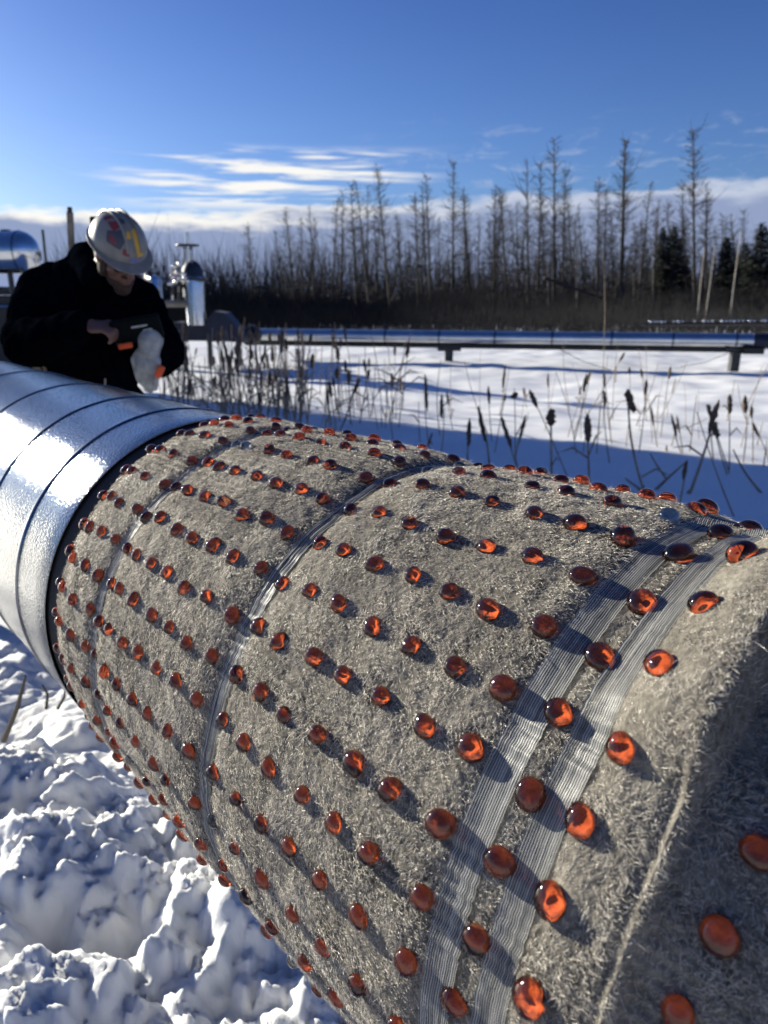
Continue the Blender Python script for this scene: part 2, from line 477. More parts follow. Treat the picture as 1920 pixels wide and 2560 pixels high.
DROPS = []                                                # (s, theta, radius in m)
for k in range(len(ROWS)):
    for c, s in enumerate(COLS):
        g = np.random.default_rng(1000 + k * 40 + c)
        s_ = s + g.normal(0, .010) + (.012 if c > 19 else 0)
        th = row_theta(k, s) + math.radians(g.normal(0, .35) - (2.8 if s < .5 else 0))
        if k == 0 and c > 17: continue
        rad = (.0066 if s > 1.25 else .0066 + .0016 * min(1, (1.25 - s) / .4)) * g.uniform(.90, 1.10)
        if s < .5: rad *= .90
        r0 = float(felt_r(s_, th))
        p = cyl(s_, th, r0)
        if s < .5 and th > math.radians(22): continue
        v = p - np.array([0, 0, CAM_H])                   # keep what the photograph can show
        zc = v[1] * cp_ - v[2] * sp_; yc = v[1] * sp_ + v[2] * cp_
        if zc < .1: continue
        X, Y = 960 + F_PX * v[0] / zc, 1280 - F_PX * yc / zc
        if not (-60 < X < 1980 and -60 < Y < 2620): continue
        ep = .022
        du = cyl(s_ + ep, th, float(felt_r(s_ + ep, th))) - cyl(s_ - ep, th, float(felt_r(s_ - ep, th)))
        dv = cyl(s_, th + ep, float(felt_r(s_, th + ep))) - cyl(s_, th - ep, float(felt_r(s_, th - ep)))
        nrm = np.cross(dv, du); nrm /= np.linalg.norm(nrm)
        if nrm @ (math.cos(th) * N0 + math.sin(th) * E_) < 0: nrm = -nrm
        if c == 0: nrm = math.cos(th) * N0 + math.sin(th) * E_
        clear = (k, c) in CLEAR
        me = CLEARS[int(g.integers(2))] if clear else DOMES[int(g.integers(len(DOMES)))]
        o = bpy.data.objects.new('resin_drop', me); link(o)
        q = Vector(nrm).to_track_quat('Z', 'Y') @ Quaternion((0, 0, 1), g.uniform(0, 6.28))
        o.rotation_mode = 'QUATERNION'; o.rotation_quaternion = q
        o.location = p + nrm * rad * .12
        o.scale = (rad * g.uniform(.95, 1.05), rad * g.uniform(.95, 1.05), rad * g.uniform(.86, 1.0))
        rw = 'lowest row' if k == len(ROWS) - 1 else ORD[k] + ' row from the crest'
        tag(o, ('colourless glassy' if clear else 'red glassy') + ' drop ' + col_words(c) + ', ' + rw, 'drop', 'resin drops in rows on the felt wrap')
        o.cycles.is_caustics_caster = True
        DROPS.append((s_, th, rad))
felt.cycles.is_caustics_receiver = True
bed = np.zeros(S2.shape, np.float32)
for ds, dt, rad in DROPS:
    w = rad / R * 1.0
    i0, i1 = np.searchsorted(ss, [ds - w * 1.2, ds + w * 1.2]); j0, j1 = np.searchsorted(tt, [dt - w * 1.2, dt + w * 1.2])
    d_ = np.sqrt((S2[i0:i1, j0:j1] - ds) ** 2 + (T2[i0:i1, j0:j1] - dt) ** 2) / w
    bed[i0:i1, j0:j1] = np.maximum(bed[i0:i1, j0:j1], 1 - sstep(d_, .84, .95))
felt.data.attributes.new('bed', 'FLOAT', 'POINT').data.foreach_set('value', bed.ravel())

# ------------------------------------------------------------------ felt fibres
def build_fibres(n):
    g = np.random.default_rng(5)
    s = g.uniform(-.45, 3.378, n); th = np.radians(g.uniform(-84, 84, n))
    keep = np.ones(n, bool)
    for c, w in TAPES:
        keep &= ~((np.abs(s - c) < w * 1.02) & (g.random(n) < .985))
    s, th = s[keep], th[keep]
    hit = np.zeros(len(s), bool)
    order = np.argsort(s); so = s[order]
    for ds, dt, rad in DROPS:
        w = rad / R
        a, b = np.searchsorted(so, [ds - w, ds + w]); idx = order[a:b]
        d2 = (s[idx] - ds) ** 2 + (th[idx] - dt) ** 2
        hit[idx[d2 < (w * .95) ** 2]] = True
    s, th = s[~hit], th[~hit]; n = len(s)
    r = felt_r(s, th)
    # lay of the nap: a clumpy direction field plus scatter
    lay = 1.8 * fbm(s * 9, th * 9, 3, 41) + g.normal(0, .8, n) + 3.6
    lean = np.clip(.52 + .32 * fbm(s * 16, th * 16, 2, 51) + g.normal(0, .30, n), .06, 1.35)     # angle above the surface
    ln = (.0026 + .0014 * np.abs(g.normal(0, 1, n))) * (1 + .25 * fbm(s * 12, th * 12, 2, 61)) / R
    long_ = g.random(n) < .012; ln[long_] *= 2.0
    curl = g.normal(0, .22, n)
    pts = np.zeros((n, 4, 3), np.float32)
    cs, ct, cr = s.copy(), th.copy(), r - .002
    pts[:, 0] = cyl(cs, ct, cr)
    for k in range(1, 4):
        el = np.clip(lean * (1.25 - .35 * k), -.1, 1.45); az = lay + curl * k * .6
        st = ln / 3
        cs = cs + st * np.cos(el) * np.cos(az); ct = ct + st * np.cos(el) * np.sin(az); cr = cr + st * np.sin(el)
        pts[:, k] = cyl(cs, ct, cr)
    hc = bpy.data.hair_curves.new('felt_nap')
    hc.add_curves([4] * n)
    hc.position_data.foreach_set('vector', (pts.reshape(-1, 3) - np.array(pipe.location, np.float32)).ravel())
    rad = np.tile(np.array([.000078, .000074, .000066, .000026], np.float32), n) * np.repeat(g.uniform(.7, 1.35, n).astype(np.float32), 4)
    ra = hc.attributes.get('radius') or hc.attributes.new('radius', 'FLOAT', 'POINT')
    ra.data.foreach_set('value', rad)
    hc.materials.append(M['fibre'])
    o = bpy.data.objects.new('felt_nap', hc); link(o, pipe)
    o['kind'] = 'stuff'
    return o
build_fibres(640000)

# ------------------------------------------------------------------ tapes
def build_tape(c, w, seed, crumple):
    g = np.random.default_rng(seed)
    ns, nt_ = 61, 560
    u = np.linspace(-1, 1, ns); th = np.radians(np.linspace(-180, 180, nt_, endpoint=False))
    U, TH = np.meshgrid(u, th, indexing='ij')
    deg = np.degrees(TH)
    strands = 14
    wob = crumple * .010 * fbm(TH * 4, np.full_like(TH, seed * 3.3), 3, seed)
    wid = w * (1 - crumple * .38 * sstep(deg, -10, 40) * (1 - sstep(deg, 120, 160)))
    S = c + U * wid + wob + .0016 * fbm(U * 5, TH * 10, 2, seed + 5) * crumple
    rr = felt_r(c, TH) * 0 + np.maximum(felt_r(np.full_like(TH, c - w * .6), TH), felt_r(np.full_like(TH, c + w * .6), TH)) 
    rr = .5 * rr + .5 * felt_r(S, TH) + .0065
    ridge = np.cos((U + 1) * PI * strands)
    rr = rr + .0007 * ridge + crumple * .0030 * fbm(U * 3.5 + 3, TH * 5, 3, seed + 9) * (.35 + sstep(deg, -15, 25))
    o = child(mesh_np('strapping_tape', cyl(S, TH, rr).reshape(-1, 3), grid_faces(ns, nt_, True), M['tape']), pipe)
    at_ = o.data.attributes.new('strand', 'FLOAT', 'POINT')
    val = np.clip(.5 + .5 * ridge + .35 * fbm(U * 9, TH * 3, 2, seed + 2), 0, 1) ** 2
    val = np.maximum(val, np.exp(-((np.abs(U) - 1) / .05) ** 2) * .6)
    at_.data.foreach_set('value', val.astype(np.float32).ravel())
    return o
for i, (c, w) in enumerate(TAPES):
    build_tape(c, w, 50 + i, [.7, 1.0, .12, .14][i])

# ------------------------------------------------------------------ metal sleeve
SL = .988
SAG = np.array([0, 0, -.018 * R])               # the jacketed length hangs a few millimetres lower
def ring_profile(prof, name, mat, parent, k=220):
    th = np.arange(k) * 2 * PI / k
    prof = np.asarray(prof, float)
    S_, T_ = np.meshgrid(prof[:, 0], th, indexing='ij'); R_, _ = np.meshgrid(prof[:, 1], th, indexing='ij')
    return child(mesh_np(name, cyl(S_, T_, R_).reshape(-1, 3) + SAG, grid_faces(len(prof), k, True)[:, ::-1], mat), parent)
prof = [(3.85, SL - .012), (3.545, SL - .010), (3.532, SL - .008), (3.530, SL - .001), (3.534, SL)]
prof += [(s, SL) for s in np.arange(3.7, 24.0, .25)]
sleeve = ring_profile(prof, 'metal_sleeve', M['metal'], pipe)
for s in (4.00, 4.68, 5.66, 6.9, 8.4, 10.2, 12.4, 15.0, 18.0, 21.0):
    w = .024
    q = ring_profile([(s - w, SL + .0005), (s - w * .8, SL + .006), (s + w * .5, SL + .007), (s + w, SL + .0005)], 'lap_seam', M['seam'], pipe, 160)
    q.parent = sleeve; q.matrix_parent_inverse = Matrix()
ring_profile([(3.70, .965), (3.51, .968), (3.44, .955), (3.402, .945), (3.404, .90), (3.70, .89)], 'gap_shade_seal', M['dark_gap'], pipe)  # black seal ring added to put the shade into the sleeve gap
# pile legs that carry the pipe along its length
for s in (13.5, 21.0):
    b = P0 + A_ * R * s
    mb = MB().tube([(b[0], b[1], -.3), (b[0], b[1], b[2] - R * 1.05)], .06, 14).box((b[0], b[1], b[2] - R * 1.08), (.16, .09, .012))
    child(mb.build('support_leg', M['steel']), pipe)

# ------------------------------------------------------------------ snow
def snow_h(x, y):
    x, y = np.asarray(x, float), np.asarray(y, float)
    h = .035 * fbm(x * .5, y * .5, 4, 71) + .018 * fbm(x * 2.1, y * 2.1, 3, 75) + .010 * fbm(x * 4.5, y * 6.5, 2, 77) * (1 - sstep(y, 6, 14))
    near = np.exp(-((x - .5) ** 2 + (y - 5.5) ** 2) / 20)
    return h * (1 - .35 * near) + .10 * sstep(y, 12, 18) * sstep(y, 40, 15) - .02

def grid_sheet(name, xs, ys, hf, mat):
    X, Y = np.meshgrid(xs, ys, indexing='ij')
    Z = hf(X, Y)
    return mesh_np(name, np.stack([X, Y, Z], -1).reshape(-1, 3), grid_faces(len(xs), len(ys))[:, ::-1], mat)
g1 = np.concatenate([-np.geomspace(900, 12, 26), np.linspace(-11.5, 11.5, 231), np.geomspace(12, 900, 26)])
g2 = np.concatenate([-np.geomspace(900, 3, 24), np.linspace(-2.5, 17, 200), np.geomspace(17.3, 1500, 40)])
def field_h(x, y):
    far = np.hypot(x, y - 6)
    return snow_h(x, y) * np.exp(-(far / 60) ** 2)
tag(grid_sheet('snow_field', g1, g2, field_h, M['snow']), kind='structure')

def bank_h(X, Y):
    # ploughed, clumpy snow heaped along the near side of the pipe
    edge = 1.46 + .14 * fbm(X * 2.2, Y * 0 + 3, 2, 81)
    base = .20 * (1 - sstep(Y, edge - .10, edge + .22)) 
    base = base * (1 - .0 * X)
    h = base + .055 * fbm(X * 2.6, Y * 2.6, 3, 91)
    lum = np.zeros_like(X)
    X0, Y0 = X, Y
    X = X0 + .022 * fbm(X0 * 9, Y0 * 9, 3, 301) + .006 * fbm(X0 * 32, Y0 * 32, 2, 303); Y = Y0 + .022 * fbm(X0 * 9 + 40, Y0 * 9, 3, 302) + .006 * fbm(X0 * 32 + 9, Y0 * 32, 2, 304)
    for k, (cell, amp) in enumerate(((.28, .070), (.14, .070), (.078, .050), (.042, .030), (.022, .020))):
        gx, gy = X / cell, Y / cell
        ix, iy = np.floor(gx).astype(np.int64), np.floor(gy).astype(np.int64)
        best = np.zeros_like(X)
        for dx in (-1, 0, 1):
            for dy in (-1, 0, 1):
                cx, cy = ix + dx, iy + dy
                px = cx + .15 + .7 * _hash(cx, cy, 200 + k); py = cy + .15 + .7 * _hash(cx, cy, 210 + k)
                rad = .35 + .55 * _hash(cx, cy, 220 + k)
                on = _hash(cx, cy, 230 + k) < (.6, .6, .6, .6, .55)[k]
                d2 = ((gx - px) ** 2 + (gy - py) ** 2) / rad ** 2
                best = np.maximum(best, np.where(on & (d2 < 1), np.sqrt(np.clip(1 - d2, 0, 1)) * rad, 0))
        lum = lum + .64 * amp * best * (1 + .0 * X)
    X, Y = X0, Y0
    rough = .0125 * fbm(X * 28, Y * 28, 5, 95, .62) + .012 * fbm(X * 8, Y * 8, 2, 93)
    ridg = -.022 * np.exp(-(((X * .55 + Y * .83 - 1.02 - .03 * fbm(X * 3, Y * 3, 2, 97)) / .014) ** 2)) * sstep(X, -.35, -.2)
    ridg = ridg - .018 * np.exp(-(((X * .55 + Y * .83 - .955) / .012) ** 2)) * sstep(X, -.30, -.15)
    m = (1 - sstep(Y, 2.2, 3.1)) * sstep(X, -3.0, -2.4) * (1 - sstep(X, .9, 1.5))
    pit = -.07 * np.exp(-(((X + .50) / .13) ** 2 + ((Y - .93) / .055) ** 2))
    h = h + lum + rough + ridg + pit
    low = .03 + .35 * lum + .03 * fbm(X * 3, Y * 3, 3, 99)
    k = 1 - sstep(Y, edge, edge + .30)
    return (h * k + low * (1 - k)) * m - .12 * (1 - m)
tag(grid_sheet('snow_bank', np.arange(-2.9, 1.5, .0065), np.arange(.15, 3.2, .0065), bank_h, M['snow']), kind='structure')

# ------------------------------------------------------------------ cattails and dry stems
def z5(x, y):
    """point in the 960..1920 x 850..1650 enlargement of the photograph, as 1659-wide coordinates"""
    return ((960 + x / 1.728) / 1.15732, (850 + y / 1.728) / 1.15732)

def head_mesh(p0, p1, rad, seed):
    """a fluffy seed head: rough spindle from p0 to p1"""
    g = np.random.default_rng(seed)
    t = np.linspace(0, 1, 14)
    prof = np.sin(np.clip(t * 1.02 + .01, 0, 1) * PI) ** .45
    ax = p1 - p0; L = np.linalg.norm(ax); ax = ax / L
    u = np.cross(ax, [0, 1, .1]); u /= np.linalg.norm(u); w = np.cross(u, ax)
    k = 12; a = np.arange(k) * 2 * PI / k
    off = g.normal(0, .12, (14, 1)) * rad
    rr = rad * prof[:, None] * (1 + g.normal(0, .16, (14, k)))
    v = p0 + t[:, None, None] * (p1 - p0) + rr[..., None] * (np.cos(a)[None, :, None] * u + np.sin(a)[None, :, None] * w) + off[..., None] * u
    f = [list(q) for q in grid_faces(14, k, True)] + [list(range(k))[::-1], [13 * k + j for j in range(k)]]
    return v.reshape(-1, 3), f

CAT_GROUP = 'cattails and dry stems standing in the snow'
def cattail(base, tip, label, hl=.15, hr=.013, blobs=(), leaf=0, seed=0, sr=.0045, name='cattail'):
    g = np.random.default_rng(seed)
    base = np.asarray(base, float); tip = np.asarray(tip, float)
    L = np.linalg.norm(tip - base); ax = (tip - base) / L
    e = empty(name, base)
    tag(e, label, 'cattail' if name == 'cattail' else 'dry stem', CAT_GROUP)
    side = np.cross(ax, [0, 1, 0]); side /= np.linalg.norm(side)
    t = np.linspace(-.06, 1, 8)
    bow = g.normal(0, .02) * L
    pts = base + t[:, None] * (tip - base) + (bow * np.sin(t * PI))[:, None] * side
    child(MB().tube(pts, np.linspace(sr * 1.15, sr * .6, 8), 6).build('stem', M['reed']), e) if (hl > 0 or leaf) else None
    if not (hl > 0 or leaf):
        child(MB().tube(pts, np.linspace(sr * 1.15, sr * .5, 8), 5).build('stem', M['reed']), e)
    if hl > 0:
        v, f = head_mesh(tip - ax * hl, tip, hr, seed)
        child(MB().add(v, f).build('seed_head', M['cat_head']), e)
    for (a, b, r) in blobs:
        v, f = head_mesh(np.asarray(a, float), np.asarray(b, float), r, seed + 77)
        child(MB().add(v, f).build('seed_head', M['cat_head']), e)
    for k in range(leaf):
        hh = g.uniform(.1, .5) * L; az = g.uniform(0, 6.28); ln = g.uniform(.25, .6) * L
        p = base + ax * hh; d = ax * g.uniform(.3, 1) + .8 * np.array([math.cos(az), math.sin(az), 0])
        d /= np.linalg.norm(d)
        q = np.array([p, p + d * ln * .5 + ax * .02, p + d * ln - np.array([0, 0, g.uniform(0, .4) * ln])])
        child(MB().tube(q, [.006, .007, .0015], 4).build('leaf', M['reed']), e)
    return e

def cat_px(bx, by, tx, ty, label, hl=.15, hr=.013, leaf=0, seed=0, sr=.0045, blobs=(), name='cattail', dy=0.0):
    b = ground(*z5(bx, by), z=.0)
    t = at(*z5(tx, ty), b[1] + dy)
    bl = [(at(*z5(*p), b[1]), at(*z5(*q), b[1]), r) for p, q, r in blobs]
    return cattail(b, t, label, hl, hr, bl, leaf, seed, sr, name)

cat_px(890, 655, 878, 318, 'thick dark cattail standing alone in the blue shade right of centre', .19, .024, 2, 1, .007)
cat_px(724, 612, 722, 295, 'dark cattail with a burst double head in the blue shade', .12, .027, 1, 2, .009, [((722, 372), (716, 320), .024), ((700, 345), (738, 300), .018)])
cat_px(1130, 678, 1052, 212, 'stout cattail with a drooping torn head at centre right', .10, .022, 1, 3, .008, [((1082, 312), (1056, 245), .022)])
cat_px(1102, 482, 1135, 168, 'slim cattail behind the drooping torn one', .13, .013, 0, 4)
cat_px(1320, 668, 1447, 258, 'stout leaning cattail with a long dark head, right side', .22, .018, 1, 5, .009)
cat_px(1482, 580, 1424, 352, 'short cattail with a stubby head behind the leaning one', .13, .022, 0, 6, .005)
cat_px(1492, 562, 1494, 232, 'brown fluffy cattail, left one of the tight bunch at right', .15, .018, 1, 7)
cat_px(1552, 522, 1561, 238, 'brown fluffy cattail, middle one of the tight bunch at right', .14, .018, 0, 8)
cat_px(1592, 522, 1587, 282, 'small brown cattail, right one of the tight bunch at right', .10, .012, 0, 9)
cat_px(1662, 520, 1590, 352, 'cattail leaning left at the right end of the row', .14, .012, 0, 10)
cat_px(1492, 575, 1395, 276, 'pale cattail left of the long leaning head', .11, .013, 0, 11)
cat_px(1640, 548, 1655, 430, 'broken upright stem at the far right of the row', 0, 0, 0, 12, .005, name='dry_stem')
cat_px(1622, 652, 1508, 472, 'broken leaf leaning in the shade at far right', 0, 0, 0, 13, .009, name='dry_stem')
cat_px(1510, 760, 1352, 310, 'long thin dry stem leaning left across the shade line', 0, 0, 0, 14, .005, name='dry_stem')
cat_px(820, 440, 876, 145, 'tall thin cattail leaning right, far back', .16, .014, 0, 15)
cat_px(980, 432, 948, 140, 'upright thin cattail beside the leaning one, far back', .13, .012, 1, 16)
cat_px(972, 520, 950, 215, 'cattail with a small head in front of the thin upright one', .13, .012, 0, 17)
cat_px(710, 300, 709, 142, 'short far cattail above the burst double head', .17, .013, 0, 18)
cat_px(792, 592, 628, 214, 'cattail with a pale head and a long bent stem', .14, .017, 0, 19)
cat_px(566, 502, 563, 208, 'cattail with a torn tilted tuft at its top', .0, .01, 1, 20, .0045, [((548, 250), (578, 228), .022)])
cat_px(466, 442, 450, 198, 'cattail left of the torn tuft', .16, .014, 0, 21)
cat_px(455, 540, 408, 285, 'thick dark cattail leaning left beside the dense stand', .28, .017, 0, 22, .008)
cat_px(360, 540, 370, 338, 'thick dark upright cattail at the edge of the dense stand', .22, .018, 0, 23, .007)
cat_px(568, 512, 612, 322, 'cattail leaning right with a slim dark head', .20, .013, 0, 24)
cat_px(582, 572, 506, 325, 'cattail leaning left with a heavy dark head', .26, .016, 1, 25, .006)
cat_px(246, 500, 250, 232, 'tall cattail at the right edge of the dense stand', .20, .014, 0, 26)
cat_px(200, 500, 176, 145, 'tall cattail with a long dark head in the dense stand', .30, .014, 0, 27)
cat_px(500, 322, 524, 105, 'far cattail with a knobby head above the shade', .26, .014, 1, 28)
cat_px(1178, 452, 1152, 285, 'small far cattail between the two stout ones', .18, .010, 0, 29)
cat_px(1285, 492, 1240, 318, 'pair stem of a split cattail, left half', .20, .010, 0, 30)
cat_px(1290, 485, 1265, 325, 'pair stem of a split cattail, right half', .16, .009, 0, 31)
cat_px(1215, 592, 1150, 490, 'snapped leaf lying over the shade line', 0, 0, 0, 32, .008, name='dry_stem')
cat_px(1178, 642, 1312, 520, 'snapped thick stem lying slanted in the shade', 0, 0, 0, 33, .010, name='dry_stem')
cat_px(1112, 650, 1042, 598, 'short snapped leaf at the foot of the stout cattail', 0, 0, 0, 34, .010, name='dry_stem')
cat_px(1105, 675, 1125, 628, 'small broken stub at the foot of the stout cattail', 0, 0, 0, 35, .009, name='dry_stem')
cat_px(1268, 735, 1308, 520, 'dark broken stem beside the snapped thick one', .12, .012, 0, 36, .006, name='dry_stem')
cat_px(1310, 665, 1332, 635, 'stub at the foot of the leaning long head', 0, 0, 0, 37, .009, name='dry_stem')
cat_px(1220, 480, 1222, 455, 'tiny stub poking from the sunlit snow', 0, 0, 0, 38, .012, name='dry_stem')
cat_px(1310, 380, 1395, 340, 'thin stem lying almost flat on the sunlit snow', 0, 0, 0, 39, .005, name='dry_stem')
for i, x in enumerate((850, 930, 945, 1060, 1105, 1302, 1360, 1180)):
    cat_px(x, 420 - (i % 3) * 25, x + (i % 4 - 2) * 5, 190 + 20 * (i % 5), 'hair-thin dry stem standing in the sunlit snow', 0, 0, 0, 60 + i, .0028, name='dry_stem')
# the tall lone stem that stands up in front of the far pipeline
b = ground(1303, 800); cattail(b, at(1303, 545, b[1]), 'very tall thin stem standing up against the trees', 0, 0, (), 0, 88, .006, 'dry_stem')
# dense stand left of centre
g = np.random.default_rng(21)
for i in range(190):
    px = g.uniform(352, 880) if i < 90 else g.uniform(350, 660)
    py = 830 + g.beta(1.2, 1.6) * 130 + max(0, (px - 620)) * .06
    b = ground(px, py)
    hgt = g.uniform(.35, .95); dx = g.normal(0, .12) * hgt
    hd = g.random() < .5
    cattail(b, b + np.array([dx, g.normal(0, .05), hgt]), 'thin dry cattail in the dense stand behind the felt pipe' if hd else 'bare dry stem in the dense stand behind the felt pipe',
            g.uniform(.09, .2) if hd else 0, g.uniform(.012, .020), (), int(g.random() < .5) + int(g.random() < .3), 400 + i, g.uniform(.004, .008), 'cattail' if hd else 'dry_stem')
for i in range(46):
    px, py = g.uniform(840, 1690), g.uniform(872, 1000)
    b = ground(px, py); hgt = g.uniform(.2, .8); hd = g.random() < .4
    cattail(b, b + np.array([g.normal(0, .22) * hgt, g.normal(0, .05), hgt]), 'small dry cattail scattered over the snow at right' if hd else 'thin dry stem scattered over the snow at right',
            g.uniform(.06, .14) if hd else 0, g.uniform(.008, .014), (), int(g.random() < .45), 700 + i, g.uniform(.0025, .005), 'cattail' if hd else 'dry_stem')
# twigs poking out of the snow bank, lower left
for i, (x0, y0, x1, y1) in enumerate([(8, 1600, 55, 1460), (100, 1530, 92, 1480), (0, 2160, 62, 2176), (0, 2196, 40, 2240), (125, 1530, 140, 1490)]):
    Yb = ground(x0, y0, .12)[1]
    p, q = at(x0, y0, Yb), at(x1, y1, Yb - .05)
    e = empty('twig', p); tag(e, ['thick dark twig poking from the shaded snow under the pipe', 'curled pale twig in the shaded snow under the pipe', 'flat dark twig lying on the snow at the left edge',
                                  'short dark twig at the bottom left corner', 'small dark twig in the shaded snow under the pipe'][i], 'twig', 'twigs in the snow bank')
    child(MB().tube([p, (p + q) / 2 + np.array([.01, 0, .008]), q], [.005, .004, .002] if i != 0 else [.008, .006, .003], 6).build('stem', M['twig']), e)
# thin reed just behind the metal sleeve
b = at(226, 870, 2.35); e = empty('dry_stem', (b[0], b[1], 0)); tag(e, 'pale dry reed tip standing just behind the metal sleeve', 'dry stem', CAT_GROUP)
child(MB().tube([(b[0], b[1], 0), b, at(227, 818, 2.35)], [.005, .004, .003], 6).build('stem', M['reed']), e)

# ------------------------------------------------------------------ far pipeline and station
pa, pb = at(556, 723.5, 14.6), at(1659, 737, 12.6)
pd = (pb - pa) / np.linalg.norm(pb - pa)
pend = pb - pd * .25
e = empty('elevated_pipeline', (pa + pb) / 2 * np.array([1, 1, 0])); tag(e, 'long silver pipeline on short legs crossing the snow before the trees', 'pipeline')
ax = frame(pd, (0, 0, 1))
child(MB().tube([pa + pd * t for t in np.linspace(0, np.linalg.norm(pend - pa), 30)], .125, 24).build('jacket', M['pipe_metal']), e)
child(MB().tube([pend, pend + pd * 9], .135, 24).build('coupling', M['navy']), e)
for t in np.linspace(.06, .97, 9):
    c = pa + (pend - pa) * t
    child(MB().tube([c - pd * .02, c + pd * .02], .130, 24).build('band', M['seam']), e)
mid = pa - np.array([0, 0, .165])
L = np.linalg.norm(pend - pa)
child(MB().box(pa + pd * L / 2 - np.array([0, 0, .16]), (L / 2, .07, .035), np.stack([pd, np.cross([0, 0, 1], pd), [0, 0, 1]])).build('under_beam', M['black'], smooth=False), e)
for px in (970, 1590):
    Y = 14.6 + (12.6 - 14.6) * (px - 556) / (1659 - 556)
    c = at(px, 752, Y)
    lm = MB().box((c[0], c[1], (c[2] - .3) / 2), (.075, .06, (c[2] + .3) / 2)).box((c[0], c[1], c[2] - .02), (.22, .09, .03))
    child(lm.build('support_leg', M['steel'], smooth=False), e)
c = at(1625, 758, 12.6); child(MB().box(c, (.17, .08, .05)).build('beam_end', M['black'], smooth=False), e)
# slack guy wires from the right leg
for i, (q0, q1) in enumerate([((1575, 762), (1470, 792)), ((1240, 765), (1320, 800))]):
    p, q = at(*q0, 12.7), ground(*q1)
    if i == 1: p = at(1205, 752, 13.4)
    w = empty('guy_wire', q); tag(w, ['slack wire from the right pipeline leg to the snow', 'slack wire hanging from the middle of the pipeline'][i], 'wire')
    m_ = (p + q) / 2 - np.array([0, 0, .05])
    child(MB().tube([p, m_, q], .006, 5).build('strand', M['steel']), w)
# low second line with shiny clamps behind it, at right
qa, qb = at(1392, 700, 20), at(1720, 697, 19)
e = empty('low_flowline', (qa + qb) / 2 * np.array([1, 1, 0])); tag(e, 'low dark line with small shiny clamps at the wood edge', 'pipeline')
child(MB().tube([qa, qb], .05, 12).build('line', M['black']), e)
for i, t in enumerate([.04, .07, .09, .115, .14, .2, .23, .26, .34, .40, .43, .46, .52, .55, .575, .60, .63, .66, .7, .73, .78, .80, .83, .86, .9, .95]):
    c = qa + (qb - qa) * t + np.array([0, -.01, .06])
    child(MB().ball(c, .032 if i % 3 else .045, None, 14, 10).build('clamp', M['bright_steel']), e)
for t in (.1, .5, .9):
    c = qa + (qb - qa) * t
    child(MB().tube([(c[0], c[1], -.1), c], .04, 8).build('post', M['steel']), e)

# horizontal tank at the left edge
c = at(14, 545, 10); e = empty('storage_tank', (c[0], c[1], 0)); tag(e, 'silver horizontal tank with rounded end at the left edge', 'tank')
prof = [(.001, .43)] + [(.27 * math.cos(a), .20 + .23 * math.sin(a)) for a in np.linspace(1.4, 0, 10)] + [(.27, -1.6)] + [(.27 * math.cos(a), -1.6 - .23 * math.sin(a)) for a in np.linspace(.15, 1.5, 8)]
child(MB().lathe(prof, c, np.stack([[0, 0, 1.0], [0, 1.0, 0], [1.0, 0, 0]]), 40).build('shell', M['silver']), e)
child(MB().lathe([(.275, .195), (.275, .215)], c, np.stack([[0, 0, 1.0], [0, 1.0, 0], [1.0, 0, 0]]), 40).build('weld_band', M['seam']), e)
t_ = at(12, 496, 10); child(MB().tube([c + np.array([t_[0] - c[0], 0, .25]), t_ + np.array([0, 0, -.06])], .035, 10).tube([t_ + np.array([0, 0, -.07]), t_], .06, 10).build('vent_fitting', M['steel']), e)
for px in (20, 52):
    q = at(px, 580, 10); child(MB().tube([(q[0], q[1], 0), q], .035, 10).build('support_leg', M['steel']), e)
q = at(-30, 700, 10); e = empty('equipment_skid', (q[0], q[1], 0)); tag(e, 'dark equipment box under the silver tank', 'equipment')
child(MB().box((q[0] - .25, q[1] + .3, .62), (.68, .35, .62), None, .03).build('cabinet', M['black'], smooth=False), e)
child(MB().box((q[0] - .25, q[1] + .3, 1.30), (.50, .28, .055), None, .02).build('lid', M['steel'], smooth=False), e)
child(MB().tube([(q[0] + .5, q[1] - .1, .1), (q[0] + .5, q[1] - .1, 1.1), (q[0] + .2, q[1] - .1, 1.1)], .03, 8).build('rail', M['bright_steel']), e)
# slim mast
q = at(93, 566, 11); e = empty('mast', (q[0], q[1], 0)); tag(e, 'thin pale mast between the tank and the leaning post', 'mast')
child(MB().tube([(q[0], q[1], 0), at(92, 496, 11)], [.03, .02], 8).build('pole', M['snag']), e)
# leaning post behind the worker
q0, q1 = at(158, 600, 5.2), at(151, 458, 5.2); bse = q1 + (q0 - q1) * (q1[2] / (q1[2] - q0[2]))
e = empty('marker_post', bse); tag(e, 'dark flat post leaning behind the worker', 'post')
d_ = (q1 - bse); Ld = np.linalg.norm(d_); d_ /= Ld
fr_ = frame(d_, (0, -1, 0))
child(MB().box((bse + q1) / 2, (.021, .010, Ld / 2), fr_, .003).build('board', M['wood'], smooth=False), e)
child(MB().box(q1 + d_ * .012, (.014, .012, .02), fr_, .004).build('cap', M['steel'], smooth=False), e)

